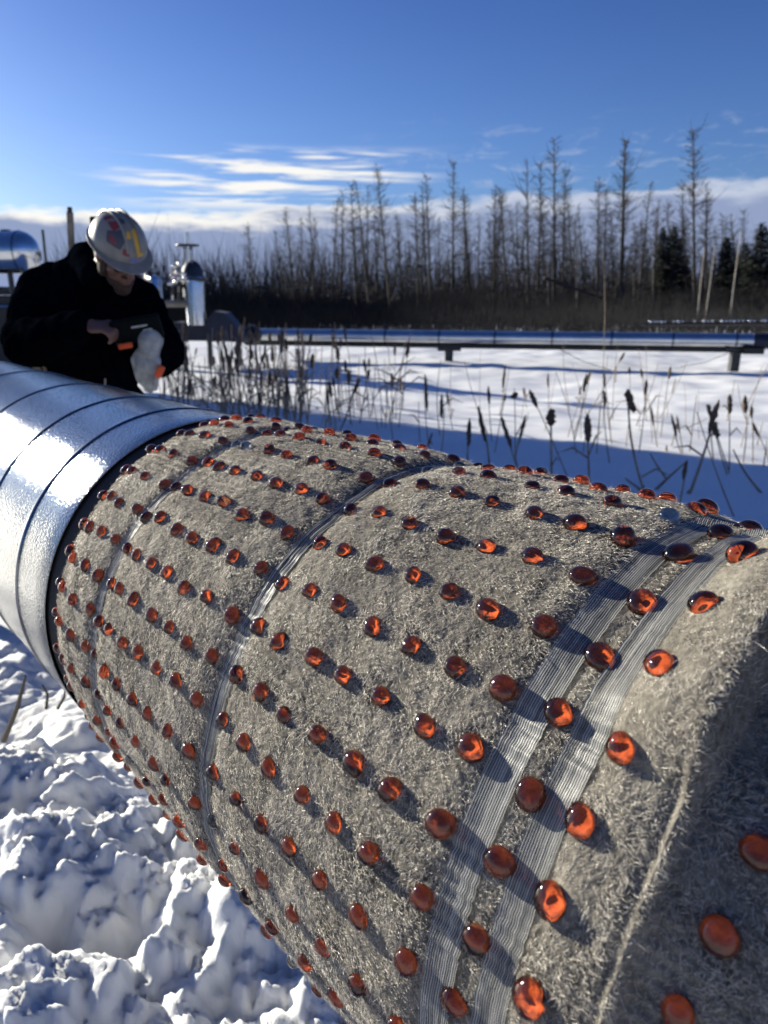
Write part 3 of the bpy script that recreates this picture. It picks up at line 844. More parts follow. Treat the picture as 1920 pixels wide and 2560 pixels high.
# valve with hand wheel, silver cylinders
YV = 13.0
KV = YV / 9.5
def V(px, py, Y=YV): return at(px, py, Y)
c0 = V(426, 700); e = empty('gate_valve', (c0[0], c0[1], 0)); tag(e, 'tall valve with cross handle on a silver insulated barrel', 'valve')
ux = .00620
top, bot = V(426, 604), V(426, 702)
child(MB().lathe([(.122 * KV, bot[2]), (.122 * KV, top[2] - .02), (.115 * KV, top[2] + .02), (.09 * KV, top[2] + .05)], (bot[0], YV, 0), None, 32).build('insulated_barrel', M['silver']), e)
bc = V(413, 603); bt = V(413, 562)
child(MB().lathe([(.14 * KV, bc[2] - .3), (.14 * KV, bc[2] + .02), (.13 * KV, bc[2] + .12 * KV), (.09 * KV, bc[2] + .19 * KV), (.05, bt[2])], (bc[0], YV + .14, 0), None, 28).build('bonnet', M['navy']), e)
st0, st1 = V(406, 566), V(404, 501)
child(MB().tube([st0, st1], .032, 12).build('stem', M['bright_steel']), e)
yk = MB()
for sx in (-1, 1):
    yk.tube([V(406 + sx * 10, 570), V(406 + sx * 8, 536)], .014, 8)
yk.tube([V(396, 536), V(416, 536)], .016, 8)
child(yk.build('yoke', M['steel']), e)
hw = MB(); hc_ = V(405, 530)
a = np.linspace(0, 2 * PI, 33)
hw.tube(np.stack([hc_[0] + .185 * np.cos(a), hc_[1] + .185 * np.sin(a), np.full(33, hc_[2])], 1), .016, 8, False)
for k in range(3):
    b_ = k * PI / 3 + .1
    hw.tube([hc_ - .185 * np.array([math.cos(b_), math.sin(b_), 0]), hc_ + .185 * np.array([math.cos(b_), math.sin(b_), 0])], .012, 8)
child(hw.build('hand_wheel', M['steel']), e)
for (x, y) in [(374, 598), (381, 588), (378, 575), (388, 570), (386, 600), (393, 604), (400, 600), (371, 610), (398, 592), (404, 606), (366, 612), (380, 608)]:
    p = V(x, y, YV - .16); child(MB().ball(p, (.045, .045, .034), None, 12, 8).build('bolt', M['bright_steel']), e)
for (x, y, r_) in [(390, 617, .09), (372, 628, .07), (384, 642, .06)]:
    q = V(x, y, YV - .05); child(MB().lathe([(r_, -.02), (r_, .02)], q, np.stack([[0, 1.0, 0], [0, 0, 1.0], [1.0, 0, 0]]), 18).build('flange', M['steel']), e)
child(MB().tube([V(372, 650), V(372, 606), V(382, 590), V(398, 590)], .018, 8).build('small_tube', M['bright_steel']), e)
child(MB().tube([V(388, 655), V(388, 618), V(410, 612)], .03, 8).build('bleed_pipe', M['steel']), e)
child(MB().tube([V(426, 606), V(426, 600)], .185, 24).build('collar', M['steel']), e)
c1 = V(337, 640); e = empty('insulated_riser', (c1[0], c1[1], 0)); tag(e, 'short silver riser with a small dark lever valve behind the worker', 'riser')
t1 = V(337, 605)
child(MB().lathe([(.085 * KV, 0), (.085 * KV, t1[2]), (.06 * KV, t1[2] + .06), (.02, t1[2] + .08)], (c1[0], YV, 0), None, 28).build('insulated_barrel', M['silver']), e)
child(MB().tube([V(327, 606), V(317, 575), V(311, 562)], [.045, .05, .045], 10).tube([V(304, 560), V(320, 556)], .016, 8).build('lever', M['black']), e)
for (x, y) in [(318, 603), (320, 612), (316, 595)]:
    child(MB().ball(V(x, y, YV - .14), .036, None, 12, 8).build('bolt', M['bright_steel']), e)
# navy skid, cross pipe, pointed cover and flanged end
a0, a1 = V(366, 690), V(548, 735)
e = empty('valve_skid', ((a0[0] + a1[0]) / 2, YV + .3, 0)); tag(e, 'dark navy pipe skid with sloping cover at the end of the far pipeline', 'pipe skid')
ym = .5
z0, z1 = V(366, 738)[2], V(366, 697)[2]
child(MB().box(((a0[0] + V(470, 700)[0]) / 2, YV + .45, (z0 + z1) / 2), ((V(470, 700)[0] - a0[0]) / 2, .28, (z1 - z0) / 2), None, .02).build('base_frame', M['navy'], smooth=False), e)
cv = MB(); 
p_ = [V(446, 738), V(520, 738), V(520, 716), V(486, 676), V(462, 672), V(446, 690)]
vv = [q for q in p_] + [q + np.array([0, .5, 0]) for q in p_]; n_ = len(p_)
cv.add(vv, [list(range(n_))[::-1], [n_ + i for i in range(n_)]] + [[i, (i + 1) % n_, n_ + (i + 1) % n_, n_ + i] for i in range(n_)])
child(cv.build('sloping_cover', M['navy'], smooth=False), e)
fe = V(530, 724); child(MB().tube([V(500, 722, YV + .25), V(535, 724, YV + .6)], .14, 20).build('pipe_end', M['navy']), e)
child(MB().tube([V(535, 724, YV + .6), V(549, 724, YV + .75)], .19, 20).build('flange', M['black']), e)
child(MB().tube([V(352, 656), V(408, 656)], .062, 14).build('cross_pipe', M['snag']), e)
for x in (380, 440, 505):
    q = V(x, 740); child(MB().box((q[0], YV + .45, z0 / 2 - .05), (.035, .05, z0 / 2 + .04)).build('support_leg', M['navy'], smooth=False), e)
# long link from the skid to the elevated pipeline
child(MB().tube([V(545, 724, YV + .75), pa], .12, 20).build('link_pipe', M['pipe_metal']), e)

# unseen shed added off the left edge, sized to throw the broad blue shade
qn, qd = np.array([.6088, .7934, 0]), np.array([-.7934, .6088, 0])
cs_ = qn * 4.15 + qd * 14.5
e = empty('added_shade_shed', (cs_[0], cs_[1], 0)); tag(e, 'unseen grey clad shed added beyond the left edge to shade the snow', 'shed')
ax3 = np.stack([qn, qd, [0, 0, 1.0]])
child(MB().box((cs_[0], cs_[1], 1.85), (1.70, 1.2, 1.9), ax3).build('wall', M['shed'], smooth=False), e)
rf = MB(); vv = []
for sy in (-1.35, 1.35):
    for (u, z) in ((-1.85, 3.72), (1.85, 3.72), (0, 4.25)): vv.append(cs_ + qn * u + qd * sy + np.array([0, 0, z]))
rf.add(vv, [[0, 2, 1], [3, 4, 5], [0, 1, 4, 3], [1, 2, 5, 4], [2, 0, 3, 5]])
child(rf.build('roof', M['steel'], smooth=False), e)
child(MB().box(cs_ - qd * 1.22 + np.array([0, 0, 1.05]), (.45, .03, 1.05), ax3).build('door', M['navy'], smooth=False), e)

# ------------------------------------------------------------------ trees
def trunk_pts(g, H, bend):
    t = np.linspace(0, 1, 12)
    return np.stack([bend * np.sin(t * 2.6 + g.uniform(0, 3)) * H * .01, bend * np.sin(t * 2.1 + g.uniform(0, 3)) * H * .01, t * H], 1)

def bare_proto(seed, H=10.0, dens=1.0, snag=False, rbase=.115):
    """(trunk mesh, branch mesh or None), unit height H"""
    g = np.random.default_rng(seed)
    tp = trunk_pts(g, H, g.uniform(.6, 1.6))
    tp[:, :2] -= tp[0, :2]
    tr = np.linspace(rbase, rbase * (.45 if snag else .12), 12)
    tb = MB().tube(tp, tr, 7)
    def at_t(u): return np.array([np.interp(u, np.linspace(0, 1, 12), tp[:, k]) for k in range(3)])
    tb.tube([(0, 0, -.6), (0, 0, .02)], [rbase * 1.4, rbase * 1.02], 7)
    bb = MB(); nb = int((26 if snag else 190) * dens)
    for i in range(nb):
        u = g.uniform(.06, .99) ** (.85)
        p = at_t(u); az = g.uniform(0, 2 * PI)
        ln = (.30 + 1.15 * (1 - u) ** .8) * g.uniform(.3, 1.45) * (.5 if snag else 1)
        el = g.uniform(.0, 1.05) if u > .5 else g.uniform(-.3, .75)
        d = np.array([math.cos(az) * math.cos(el), math.sin(az) * math.cos(el), math.sin(el)])
        q = p + d * ln * .55; r_ = q + (d + np.array([0, 0, .35])) * ln * .45
        bb.tube([p, q, r_], [.015, .011, .005], 3, False)
        if not snag and i % 24 == 0:
            ln *= 1.9; bb.tube([p, p + d * ln * .6, p + d * ln + np.array([0, 0, .5])], [.028, .018, .006], 3, False)
        for k in range(0 if snag else 3):
            w = p + d * ln * g.uniform(.25, .9); a2 = az + g.choice([-1, 1]) * g.uniform(.5, 1.1)
            d2 = np.array([math.cos(a2), math.sin(a2), g.uniform(0, .8)]); 
            bb.tube([w, w + d2 * ln * g.uniform(.2, .45)], [.011, .006], 3, False)
    return tb, bb

def make_mesh(mb, name, mat):
    v = np.concatenate(mb.v); me = bpy.data.meshes.new(name); me.from_pydata([tuple(q) for q in v], [], mb.f); me.update()
    me.materials.append(mat); me.polygons.foreach_set('use_smooth', np.ones(len(me.polygons), bool)); return me
PROTO = []
for k in range(7):
    tb, bb = bare_proto(500 + k, dens=[1, .75, 1.25, .9, .6, 1.1, .85][k])
    PROTO.append((make_mesh(tb, 'trunk', M['bark']), make_mesh(bb, 'crown', M['twig'])))
SNAGS = []
for k in range(2):
    tb, bb = bare_proto(600 + k, snag=True, rbase=.10, dens=.7)
    SNAGS.append((make_mesh(tb, 'trunk', M['snag']), make_mesh(bb, 'crown', M['twig'])))
BIRCH = []
for k in range(2):
    tb, bb = bare_proto(640 + k, snag=True, rbase=.10, dens=.5)
    BIRCH.append((make_mesh(tb, 'trunk', M['birch']), make_mesh(bb, 'crown', M['twig'])))
def spruce_proto(seed, H=10.0):
    g = np.random.default_rng(seed)
    tb = MB().tube([(0, 0, -.6), (0, 0, H * .5), (0, 0, H)], [.16, .09, .01], 7)
    vs, fs = [], []
    n = 7600
    u = 1 - g.random(n) ** .62
    az = g.uniform(0, 2 * PI, n)
    whorl = .75 + .45 * np.sin(u * 95 + az * 1.0) * .5 + .22 * np.sin(az * 3 + u * 31) 
    rad = (1.75 * (1 - u) ** .85 + .05) * whorl * g.uniform(.25, 1.05, n) ** .5
    z = .05 * H + u * H * .96 - rad * .32
    c = np.stack([rad * np.cos(az), rad * np.sin(az), z], 1)
    out = np.stack([np.cos(az), np.sin(az), -.35 + g.normal(0, .25, n)], 1); sd = np.stack([-np.sin(az), np.cos(az), g.normal(0, .3, n)], 1)
    l = g.uniform(.14, .34, n)[:, None]; w = g.uniform(.05, .11, n)[:, None]
    v = np.stack([c - sd * w, c + sd * w, c + out * l], 1).reshape(-1, 3)
    f = np.arange(3 * n).reshape(-1, 3)
    mb = MB(); mb.add(v, [tuple(q) for q in f])
    return make_mesh(tb, 'trunk', M['bark']), make_mesh(mb, 'crown', M['spruce'])
SPR = [spruce_proto(700 + k) for k in range(3)]

def plant_tree(proto, bx, tx, ty, Y, name, label, cat, group, wide=1.0, spin=None, by=690):
    b = at(bx, by, Y); b[2] = field_h(b[0], b[1]) - .02; t = at(tx, ty, Y)
    d = t - b; L = np.linalg.norm(d); d /= L
    e = bpy.data.objects.new(name, None); link(e); e.location = b
    q = Vector((0, 0, 1)).rotation_difference(Vector(d)) @ Quaternion((0, 0, 1), spin if spin is not None else random.uniform(0, 6.28))
    e.rotation_mode = 'QUATERNION'; e.rotation_quaternion = q
    e.scale = (L / 10 * wide, L / 10 * wide, L / 10)
    tag(e, label, cat, group)
    for me, nm in zip(proto, ('trunk', 'crown')):
        o = bpy.data.objects.new(nm, me); link(o, e)
    return e
TG = 'bare trees behind the far pipeline'
GEN = 'thin bare tree in the crowded row behind the far pipeline'
bare = [ # base x, top x, top y, Y, label
 (548, 533, 480, 42, 'bare cone shaped larch standing first from the left, behind the valve'), (478, 474, 572, 52, 'small distant bare larch just right of the valve'),
 (640, 612, 448, 44, 'slim bare tree leaning left, second tall one from the left'), (657, 650, 470, 46, GEN), (683, 671, 445, 44, GEN), (706, 700, 560, 50, GEN),
 (800, 773, 392, 40, 'bare tree leaning strongly left beside the tall one with bright cloud behind'), (846, 818, 352, 38, 'tall dense bare larch leaning left, left of centre'), (772, 758, 468, 47, GEN),
 (905, 893, 415, 45, GEN), (930, 922, 378, 44, GEN), (925, 912, 400, 50, GEN), (975, 982, 348, 40, 'tall straight bare larch at the centre of the row'), (950, 944, 470, 48, GEN), (1012, 1008, 500, 50, GEN),
 (1035, 1035, 462, 46, GEN), (1066, 1072, 398, 45, GEN), (1096, 1084, 405, 42, 'bare pole-like tree leaning left, right of centre'), (1142, 1141, 345, 42, GEN), (1158, 1166, 352, 41, GEN),
 (1196, 1200, 298, 40, 'tallest bare larch right of centre, with fine twigs all the way up'), (1216, 1222, 368, 44, GEN), (1238, 1232, 410, 49, GEN),
 (1290, 1295, 380, 44, GEN), (1303, 1305, 410, 39, GEN), (1337, 1346, 305, 37, 'dark double larch, left stem'), (1342, 1358, 300, 37.5, 'dark double larch, right stem'),
 (1376, 1402, 395, 43, 'bare tree leaning right between the double larch and the spruces'), (1500, 1508, 278, 39, 'tallest bare larch near the right edge, beside the spruces'),
 (1525, 1537, 395, 41, 'thin bare tree just right of the tallest one near the spruces'), (1392, 1388, 470, 50, GEN), (735, 730, 590, 50, GEN), (868, 862, 480, 52, GEN), (890, 884, 520, 47, GEN),
 (1120, 1112, 440, 52, GEN), (1180, 1176, 430, 55, GEN), (1262, 1258, 440, 54, GEN), (1325, 1318, 450, 53, GEN), (1005, 1000, 420, 55, GEN), (820, 805, 450, 53, GEN), (620, 598, 500, 55, GEN),
 (590, 585, 540, 55, GEN), (1410, 1420, 450, 52, GEN), (1475, 1470, 470, 50, GEN), (1452, 1440, 430, 56, GEN), (1560, 1566, 470, 50, GEN), (1640, 1636, 520, 48, GEN), (1590, 1602, 455, 54, GEN),
 (1230, 1245, 460, 47, GEN), (1068, 1060, 480, 50, GEN)]
random.seed(3)
gg = np.random.default_rng(33)
for i in range(46):
    bx = gg.uniform(575, 1680); ty = gg.uniform(395, 600) + (60 if bx < 700 else 0); lean = gg.normal(0, 15)
    bare.append((bx, bx + lean, ty, gg.uniform(44, 60), GEN))
for i, (bx, tx, ty, Y, lab) in enumerate(bare):
    plant_tree(PROTO[2] if i in (0, 7) else PROTO[i % 7], bx, tx, ty, Y, 'larch_tree', lab, 'tree', TG, 1.0 + (Y - 40) * .006)
for i, (bx, tx, ty, Y, lab) in enumerate([(1246, 1245, 500, 40, 'broken off dead trunk standing right of centre'), (1300, 1298, 505, 41, 'dead trunk in front of the dark trees, behind the tall stem'),
    (1412, 1412, 555, 38, 'dead trunk left of the spruces'), (1186, 1186, 560, 39, 'short dead trunk among the bare larches'), (1370, 1370, 590, 39, 'low dead stub left of the spruces')]):
    plant_tree(SNAGS[i % 2], bx, tx, ty, Y, 'dead_tree', lab, 'dead tree', 'dead trunks', 1.2)
for i, (bx, tx, ty, Y, lab) in enumerate([(1504, 1522, 535, 30, 'pale bare trunk, left one of the crossing pair at the right'), (1520, 1545, 530, 30.5, 'pale bare trunk, right one of the crossing pair at the right'),
    (1574, 1602, 500, 32, 'lone pale trunk leaning right near the right edge')]):
    plant_tree(BIRCH[i % 2], bx, tx, ty, Y, 'birch_tree', lab, 'tree', 'pale trunks', .95, by=715)
for i, (bx, tx, ty, Y, lab, w) in enumerate([(1434, 1432, 492, 44, 'narrow dark spruce standing leftmost of the evergreens', .75), (1455, 1456, 488, 46, 'narrow dark spruce just right of the leftmost evergreen', .85),
    (1566, 1570, 512, 42, 'dark spruce beside the lone pale trunk', .9), (1606, 1610, 526, 46, 'dark spruce second from the right edge', .9), (1640, 1647, 482, 40, 'tall dark spruce at the right edge', 1.0), (1690, 1690, 500, 41, 'dark spruce cut by the right edge', 1.0),
    (1590, 1590, 570, 48, 'low dark spruce between the pale trunk and the right edge', 1.1), (1480, 1480, 570, 50, 'low dark spruce behind the tallest right larch', 1.1)]):
    plant_tree(SPR[i % 3], bx, tx, ty, Y, 'spruce_tree', lab, 'tree', 'dark spruces at the right', w * 1.95)
# fallen leaning trunks
for i, (x0, y0, x1, y1, lab) in enumerate([(985, 700, 1085, 655, 'fallen trunk slanting up to the right in the brush'), (1175, 600, 1320, 650, 'broken trunk hanging slanted among the larches'), (1330, 640, 1345, 560, 'short leaning dead pole')]):
    p, q = at(x0, y0, 37), at(x1, y1, 38)
    e = empty('fallen_trunk', (p[0], p[1], 0)); tag(e, lab, 'fallen tree', 'fallen trunks')
    child(MB().tube([p, q], [.09, .05], 7).build('trunk', M['bark']), e)

# low brush and the far wood, uncountable
def brush(name, n, x0, x1, y0, y1, h0, h1, seed, rad, mat):
    g = np.random.default_rng(seed)
    Y = g.uniform(y0, y1, n); X = g.uniform(x0, x1, n) * (Y / y0)
    H = g.uniform(h0, h1, n) * (1 + .35 * vnoise(X * .25, Y * .25, seed)) * (.75 + .25 * g.random(n))
    dx, dy = g.normal(0, .28, n) * H, g.normal(0, .28, n) * H
    r_ = g.uniform(.6, 1.4, n) * rad
    z0 = field_h(X, Y)
    b = np.stack([X, Y, z0 - .05], 1); t = np.stack([X + dx, Y + dy, z0 + H], 1); m_ = (b + t) / 2 + np.stack([dx * .1, dy * .1, H * .06], 1)
    sx = np.stack([r_, 0 * r_, 0 * r_], 1); sy = np.stack([-.5 * r_, .87 * r_, 0 * r_], 1); sz = np.stack([-.5 * r_, -.87 * r_, 0 * r_], 1)
    v = np.stack([b + sx, b + sy, b + sz, m_ + sx * .8, m_ + sy * .8, m_ + sz * .8, t], 1).reshape(-1, 3)
    k = (np.arange(n) * 7)[:, None]
    tri = np.array([[0, 1, 4], [0, 4, 3], [1, 2, 5], [1, 5, 4], [2, 0, 3], [2, 3, 5], [3, 4, 6], [4, 5, 6], [5, 3, 6]])
    f = (k[:, :, None] + tri[None]).reshape(-1, 3)
    o = mesh_np(name, v, f, mat, None, True); tag(o, None, None, None, 'stuff'); return o
tag(brush('undergrowth', 30000, -14, 26, 32, 50, .5, 2.0, 811, .013, M['brush']), 'tangle of dark leafless brush under the trees', 'undergrowth')
tag(brush('far_woods', 11000, -22, 45, 50, 80, 1.5, 6.5, 812, .026, M['twig']), 'far leafless wood behind the bare trees', 'woods')
tag(brush('low_brush', 16000, -9, 20, 21, 33, .25, 1.15, 813, .009, M['brush']), 'low dry scrub behind the far pipeline', 'undergrowth')

# ------------------------------------------------------------------ the worker
def organic(name, mb, voxel, mat, parent, smooth=6):
    v = np.concatenate(mb.v); me = bpy.data.meshes.new('tmp'); me.from_pydata([tuple(q) for q in v], [], mb.f); me.update()
    o = bpy.data.objects.new('tmp', me); link(o)
    m1 = o.modifiers.new('r', 'REMESH'); m1.mode = 'VOXEL'; m1.voxel_size = voxel; m1.adaptivity = 0
    m2 = o.modifiers.new('s', 'SMOOTH'); m2.iterations = smooth; m2.factor = .5
    dg = bpy.context.evaluated_depsgraph_get()
    nm = bpy.data.meshes.new_from_object(o.evaluated_get(dg))
    bpy.data.objects.remove(o); bpy.data.meshes.remove(me)
    nm.name = name; nm.materials.clear(); nm.materials.append(mat)
    nm.polygons.foreach_set('use_smooth', np.ones(len(nm.polygons), bool))
    r_ = bpy.data.objects.new(name, nm); link(r_)
    return child(r_, parent)
def chain(mb, pts, rads, n=7):
    """tapered limb with round ends and no creases at the joints"""
    pts = [np.asarray(p, float) for p in pts]
    for (p, q, a, b) in zip(pts[:-1], pts[1:], rads[:-1], rads[1:]):
        mb.tube([p + (q - p) * t for t in np.linspace(0, 1, n)], np.linspace(a, b, n), 12)
    for p, r_ in zip(pts, rads): mb.ball(p, r_, None, 12, 8)

W = {k: at(*v) for k, v in dict(
    neck=(212, 590, 3.18), chest=(205, 672, 3.28), belly=(200, 780, 3.28), pelvis=(212, 880, 3.32),
    shR=(100, 640, 3.30), elR=(58, 742, 3.18), wrR=(182, 703, 2.92), hdR=(222, 688, 2.88),
    shL=(296, 652, 3.34), elL=(358, 762, 3.16), wrL=(322, 742, 2.98), hdL=(312, 778, 2.94)).items()}
base = np.array([W['pelvis'][0], W['pelvis'][1], 0])
man = empty('person', base)
tag(man, 'worker in dark jacket and white stickered hard hat bending over dark case', 'person')
Hc = at(255, 540, 3.00)
HF = frame((.40, -.50, .77), (.50, -.42, -.62))          # rows: right, forward, up of the head
def hp(x, y, z): return Hc + x * HF[0] + y * HF[1] + z * HF[2]
bd = MB()
bd.ball(Hc, (.075, .094, .105), HF, 20, 14)
bd.ball(hp(0, .036, -.070), (.056, .062, .055), HF)
bd.ball(hp(0, .082, -.112), (.026, .022, .022), HF)
bd.ball(hp(0, .100, -.022), (.013, .024, .030), HF); bd.ball(hp(0, .118, -.040), (.017, .015, .013), HF)
bd.ball(hp(0, .084, .022), (.055, .020, .016), HF)
bd.ball(hp(0, .094, -.070), (.026, .012, .007), HF); bd.ball(hp(0, .092, -.083), (.023, .012, .008), HF)
for sx in (-1, 1):
    bd.ball(hp(sx * .050, .066, -.035), (.024, .022, .022), HF)
    bd.ball(hp(sx * .078, -.004, -.020), (.010, .024, .034), HF)
chain(bd, [hp(0, -.02, -.06), W['neck'] + np.array([0, .03, 0]), W['chest'] + np.array([0, .04, 0])], [.056, .058, .06])
bd.ball(W['chest'] + np.array([0, .03, 0]), (.15, .09, .16)); bd.ball(W['belly'], (.16, .11, .17)); bd.ball(W['pelvis'], (.16, .11, .13))
chain(bd, [W['chest'] + np.array([0, 0, .07]), W['shR'], W['elR'], W['wrR']], [.09, .065, .045, .030])
chain(bd, [W['chest'] + np.array([0, 0, .07]), W['shL'], W['elL'], W['wrL']], [.09, .065, .045, .030])
kneeR, kneeL = base + np.array([-.13, -.10, .52]), base + np.array([.14, -.06, .52])
ankR, ankL = base + np.array([-.14, .03, .10]), base + np.array([.16, .06, .10])
chain(bd, [W['pelvis'] + np.array([-.09, 0, -.03]), kneeR, ankR], [.085, .055, .04]); chain(bd, [W['pelvis'] + np.array([.09, 0, -.03]), kneeL, ankL], [.085, .055, .04])
# bare right hand: palm, curled fingers over the case, thumb off the side
pw, ph_ = W['wrR'], W['hdR']
fx = ph_ - pw; fx /= np.linalg.norm(fx)
HU = frame((-.05, -.45, .89), fx)                        # right(side), forward, back of the hand
def hq(o, x, y, z): return o + x * HU[0] + y * HU[1] + z * HU[2]
chain(bd, [pw, hq(pw, 0, .03, 0)], [.029, .030]); bd.ball(hq(pw, 0, .060, 0), (.042, .048, .019), HU)
for k, (ox, l) in enumerate(zip((-.033, -.011, .011, .031), (.034, .039, .036, .029))):
    k0 = hq(pw, ox, .098, .006); k1 = hq(pw, ox * 1.05, .098 + l, -.010); k2 = hq(pw, ox * 1.05, .098 + l * .95, -.040); k3 = hq(pw, ox, .098 + l * .4, -.052)
    chain(bd, [hq(pw, ox * .9, .06, 0), k0, k1, k2, k3], [.011, .0105, .0098, .009, .008], 5)
chain(bd, [hq(pw, -.028, .035, -.004), hq(pw, -.054, .070, -.012), hq(pw, -.052, .104, -.026)], [.014, .011, .009], 5)
# left hand inside the glove
chain(bd, [W['wrL'], W['wrL'] * .6 + W['hdL'] * .4], [.024, .020])
body = organic('body', bd, .0075, M['skin'], man, 3)
# hair, beard, eyes, glasses
hb = MB(); hb.ball(hp(0, .046, -.096), (.056, .056, .038), HF); hb.ball(hp(0, .094, -.056), (.034, .012, .008), HF); hb.ball(hp(0, .074, -.122), (.036, .034, .034), HF)
for sx in (-1, 1): hb.ball(hp(sx * .068, .02, -.055), (.014, .030, .045), HF)
organic('beard', hb, .007, M['beard'], man, 2)
child(MB().ball(hp(0, -.022, -.022), (.080, .084, .066), HF).build('hair', M['beard']), man)
for sx in (-1, 1):
    child(MB().ball(hp(sx * .031, .080, .000), .0125, None, 12, 8).build('eye', M['label']), man)
gm = MB()
for sx in (-1, 1):
    gm.ball(hp(sx * .034, .100, -.002), (.034, .012, .024), HF)
    gm.tube([hp(sx * .062, .094, .002), hp(sx * .080, .05, .004), hp(sx * .083, -.01, -.004)], .0035, 6)
gm.tube([hp(-.01, .112, .002), hp(.01, .112, .002)], .004, 6)
child(gm.build('safety_glasses', M['glass']), man)
# hard hat
def hat_pt(lon, lat, lift=0.0):
    """point on the shell: lon from the forehead clockwise, lat 0 rim .. 1 top"""
    a, b = lon, lat * PI / 2
    return hp((.104 + lift) * math.cos(b) * math.sin(a), -.004 + (.127 + lift) * math.cos(b) * math.cos(a), .030 + (.114 + lift) * math.sin(b))
hn, hm = 40, 14
hv = [hat_pt(2 * PI * j / hn, i / hm) for i in range(hm) for j in range(hn)] + [hat_pt(0, 1)]
hv_in = [hat_pt(2 * PI * j / hn, i / hm, -.006) for i in range(hm) for j in range(hn)] + [hat_pt(0, 1, -.006)]
hf = [list(q) for q in grid_faces(hm, hn, True)] + [[(hm - 1) * hn + j, (hm - 1) * hn + (j + 1) % hn, hm * hn] for j in range(hn)]
hat_o = MB(); hat_o.add(hv, hf); hat_o.add(hv_in, [q[::-1] for q in hf])
brim = []
for j in range(hn):
    a = 2 * PI * j / hn; w = .010 + .032 * max(0, math.cos(a)) ** 2
    i0, i1 = hat_pt(a, 0, -.006), hat_pt(a, 0, w); dn = HF[2] * .010 * (w / .03)
    brim += [i0, i1 - dn, i1 - dn - HF[2] * .004, i0 - HF[2] * .004]
hat_o.add(brim, [[j * 4 + k, j * 4 + (k + 1) % 4, ((j + 1) % hn) * 4 + (k + 1) % 4, ((j + 1) % hn) * 4 + k] for j in range(hn) for k in range(4)])
for k in (-1, 0, 1):                                     # raised ribs over the crown
    hat_o.tube([hat_pt(0 if s_ < .5 else PI, 1 - abs(2 * s_ - 1) * .85, .001) + HF[0] * k * .028 for s_ in np.linspace(.05, .95, 15)], .005, 6)
hat = child(hat_o.build('hard_hat', M['hat']), man)
def sticker(name, pts, mat):
    """flat patch following the shell; pts are (lon deg, lat) corners"""
    c = np.mean(pts, axis=0); n = 6; vs = []; ring = []
    for i in range(len(pts)):
        for t in np.linspace(0, 1, n, endpoint=False):
            ring.append(np.array(pts[i]) * (1 - t) + np.array(pts[(i + 1) % len(pts)]) * t)
    for f_ in (1, .66, .33): vs += [hat_pt(math.radians(q[0]), q[1], .0022) for q in (c + (np.array(ring) - c) * f_)]
    vs.append(hat_pt(math.radians(c[0]), c[1], .0022)); m_ = len(ring)
    fs = [list(q) for q in grid_faces(3, m_, True)] + [[2 * m_ + j, 2 * m_ + (j + 1) % m_, 3 * m_] for j in range(m_)]
    o = child(MB().add(vs, fs).build(name, mat), man); o.parent = hat; o.matrix_parent_inverse = Matrix(); return o
sticker('sticker', [(-36, .72), (18, .64), (18, .50), (-34, .58)], M['yellow']); sticker('sticker', [(-20, .56), (-2, .54), (-6, .14), (-22, .16)], M['yellow'])
sticker('sticker', [(72, .50), (36, .66), (22, .46), (32, .26), (62, .30)], M['grey_st']); sticker('sticker', [(92, .64), (70, .80), (40, .72), (56, .56)], M['red'])
sticker('sticker', [(64, .44), (56, .50), (40, .36), (50, .30)], M['red']); sticker('sticker', [(100, .88), (30, .93), (-10, .86), (40, .80)], M['grey_st'])
sticker('sticker', [(-16, .12), (10, .13), (10, .03), (-14, .03)], M['blue_st']); sticker('sticker', [(-60, .82), (-100, .84), (-94, .70), (-62, .66)], M['grey_st'])
sticker('sticker', [(120, .74), (100, .78), (98, .60), (116, .58)], M['red']); sticker('sticker', [(14, .30), (26, .30), (26, .18), (12, .16)], M['red'])
# ear defender folded up at the back of the hat
em = MB(); ec = hp(-.10, -.10, .085)
em.box(at(207, 492, 3.1), (.016, .022, .042), None, .008).tube([hat_pt(math.radians(-120), .15), at(207, 505, 3.1)], .008, 8)
child(em.build('ear_defender', M['case']), man)
# jacket
jk = MB()
jk.ball(W['chest'] + np.array([-.02, .02, .0]), (.225, .165, .22), None, 20, 14); jk.ball(W['belly'], (.215, .165, .22), None, 20, 14); jk.ball(W['pelvis'] + np.array([0, 0, .03]), (.20, .16, .16), None, 20, 14)
jk.ball(at(190, 600, 3.30), (.16, .12, .10)); jk.ball(at(130, 612, 3.32), (.12, .11, .09)); jk.ball(at(250, 630, 3.30), (.12, .11, .09))
chain(jk, [at(170, 560, 3.32), at(188, 570, 3.22), at(208, 600, 3.06)], [.050, .062, .050]); chain(jk, [at(176, 548, 3.34), at(196, 548, 3.30)], [.045, .05])
chain(jk, [at(150, 640, 3.30), W['shR'], W['elR'] + np.array([.01, 0, .0]), at(120, 728, 3.02), at(176, 704, 2.93)], [.13, .122, .112, .088, .058])
chain(jk, [at(240, 650, 3.30), W['shL'], at(330, 700, 3.26), W['elL'], at(336, 752, 3.00)], [.13, .100, .082, .080, .060])
chain(jk, [at(345, 790, 3.10), W['elL']], [.05, .07])
jacket = organic('jacket', jk, .011, M['coat'], man, 5)
jv = np.empty(len(jacket.data.vertices) * 3, np.float32); jacket.data.vertices.foreach_get('co', jv); jv = jv.reshape(-1, 3)
jn = np.empty_like(jv).ravel(); jacket.data.vertices.foreach_get('normal', jn); jn = jn.reshape(-1, 3)
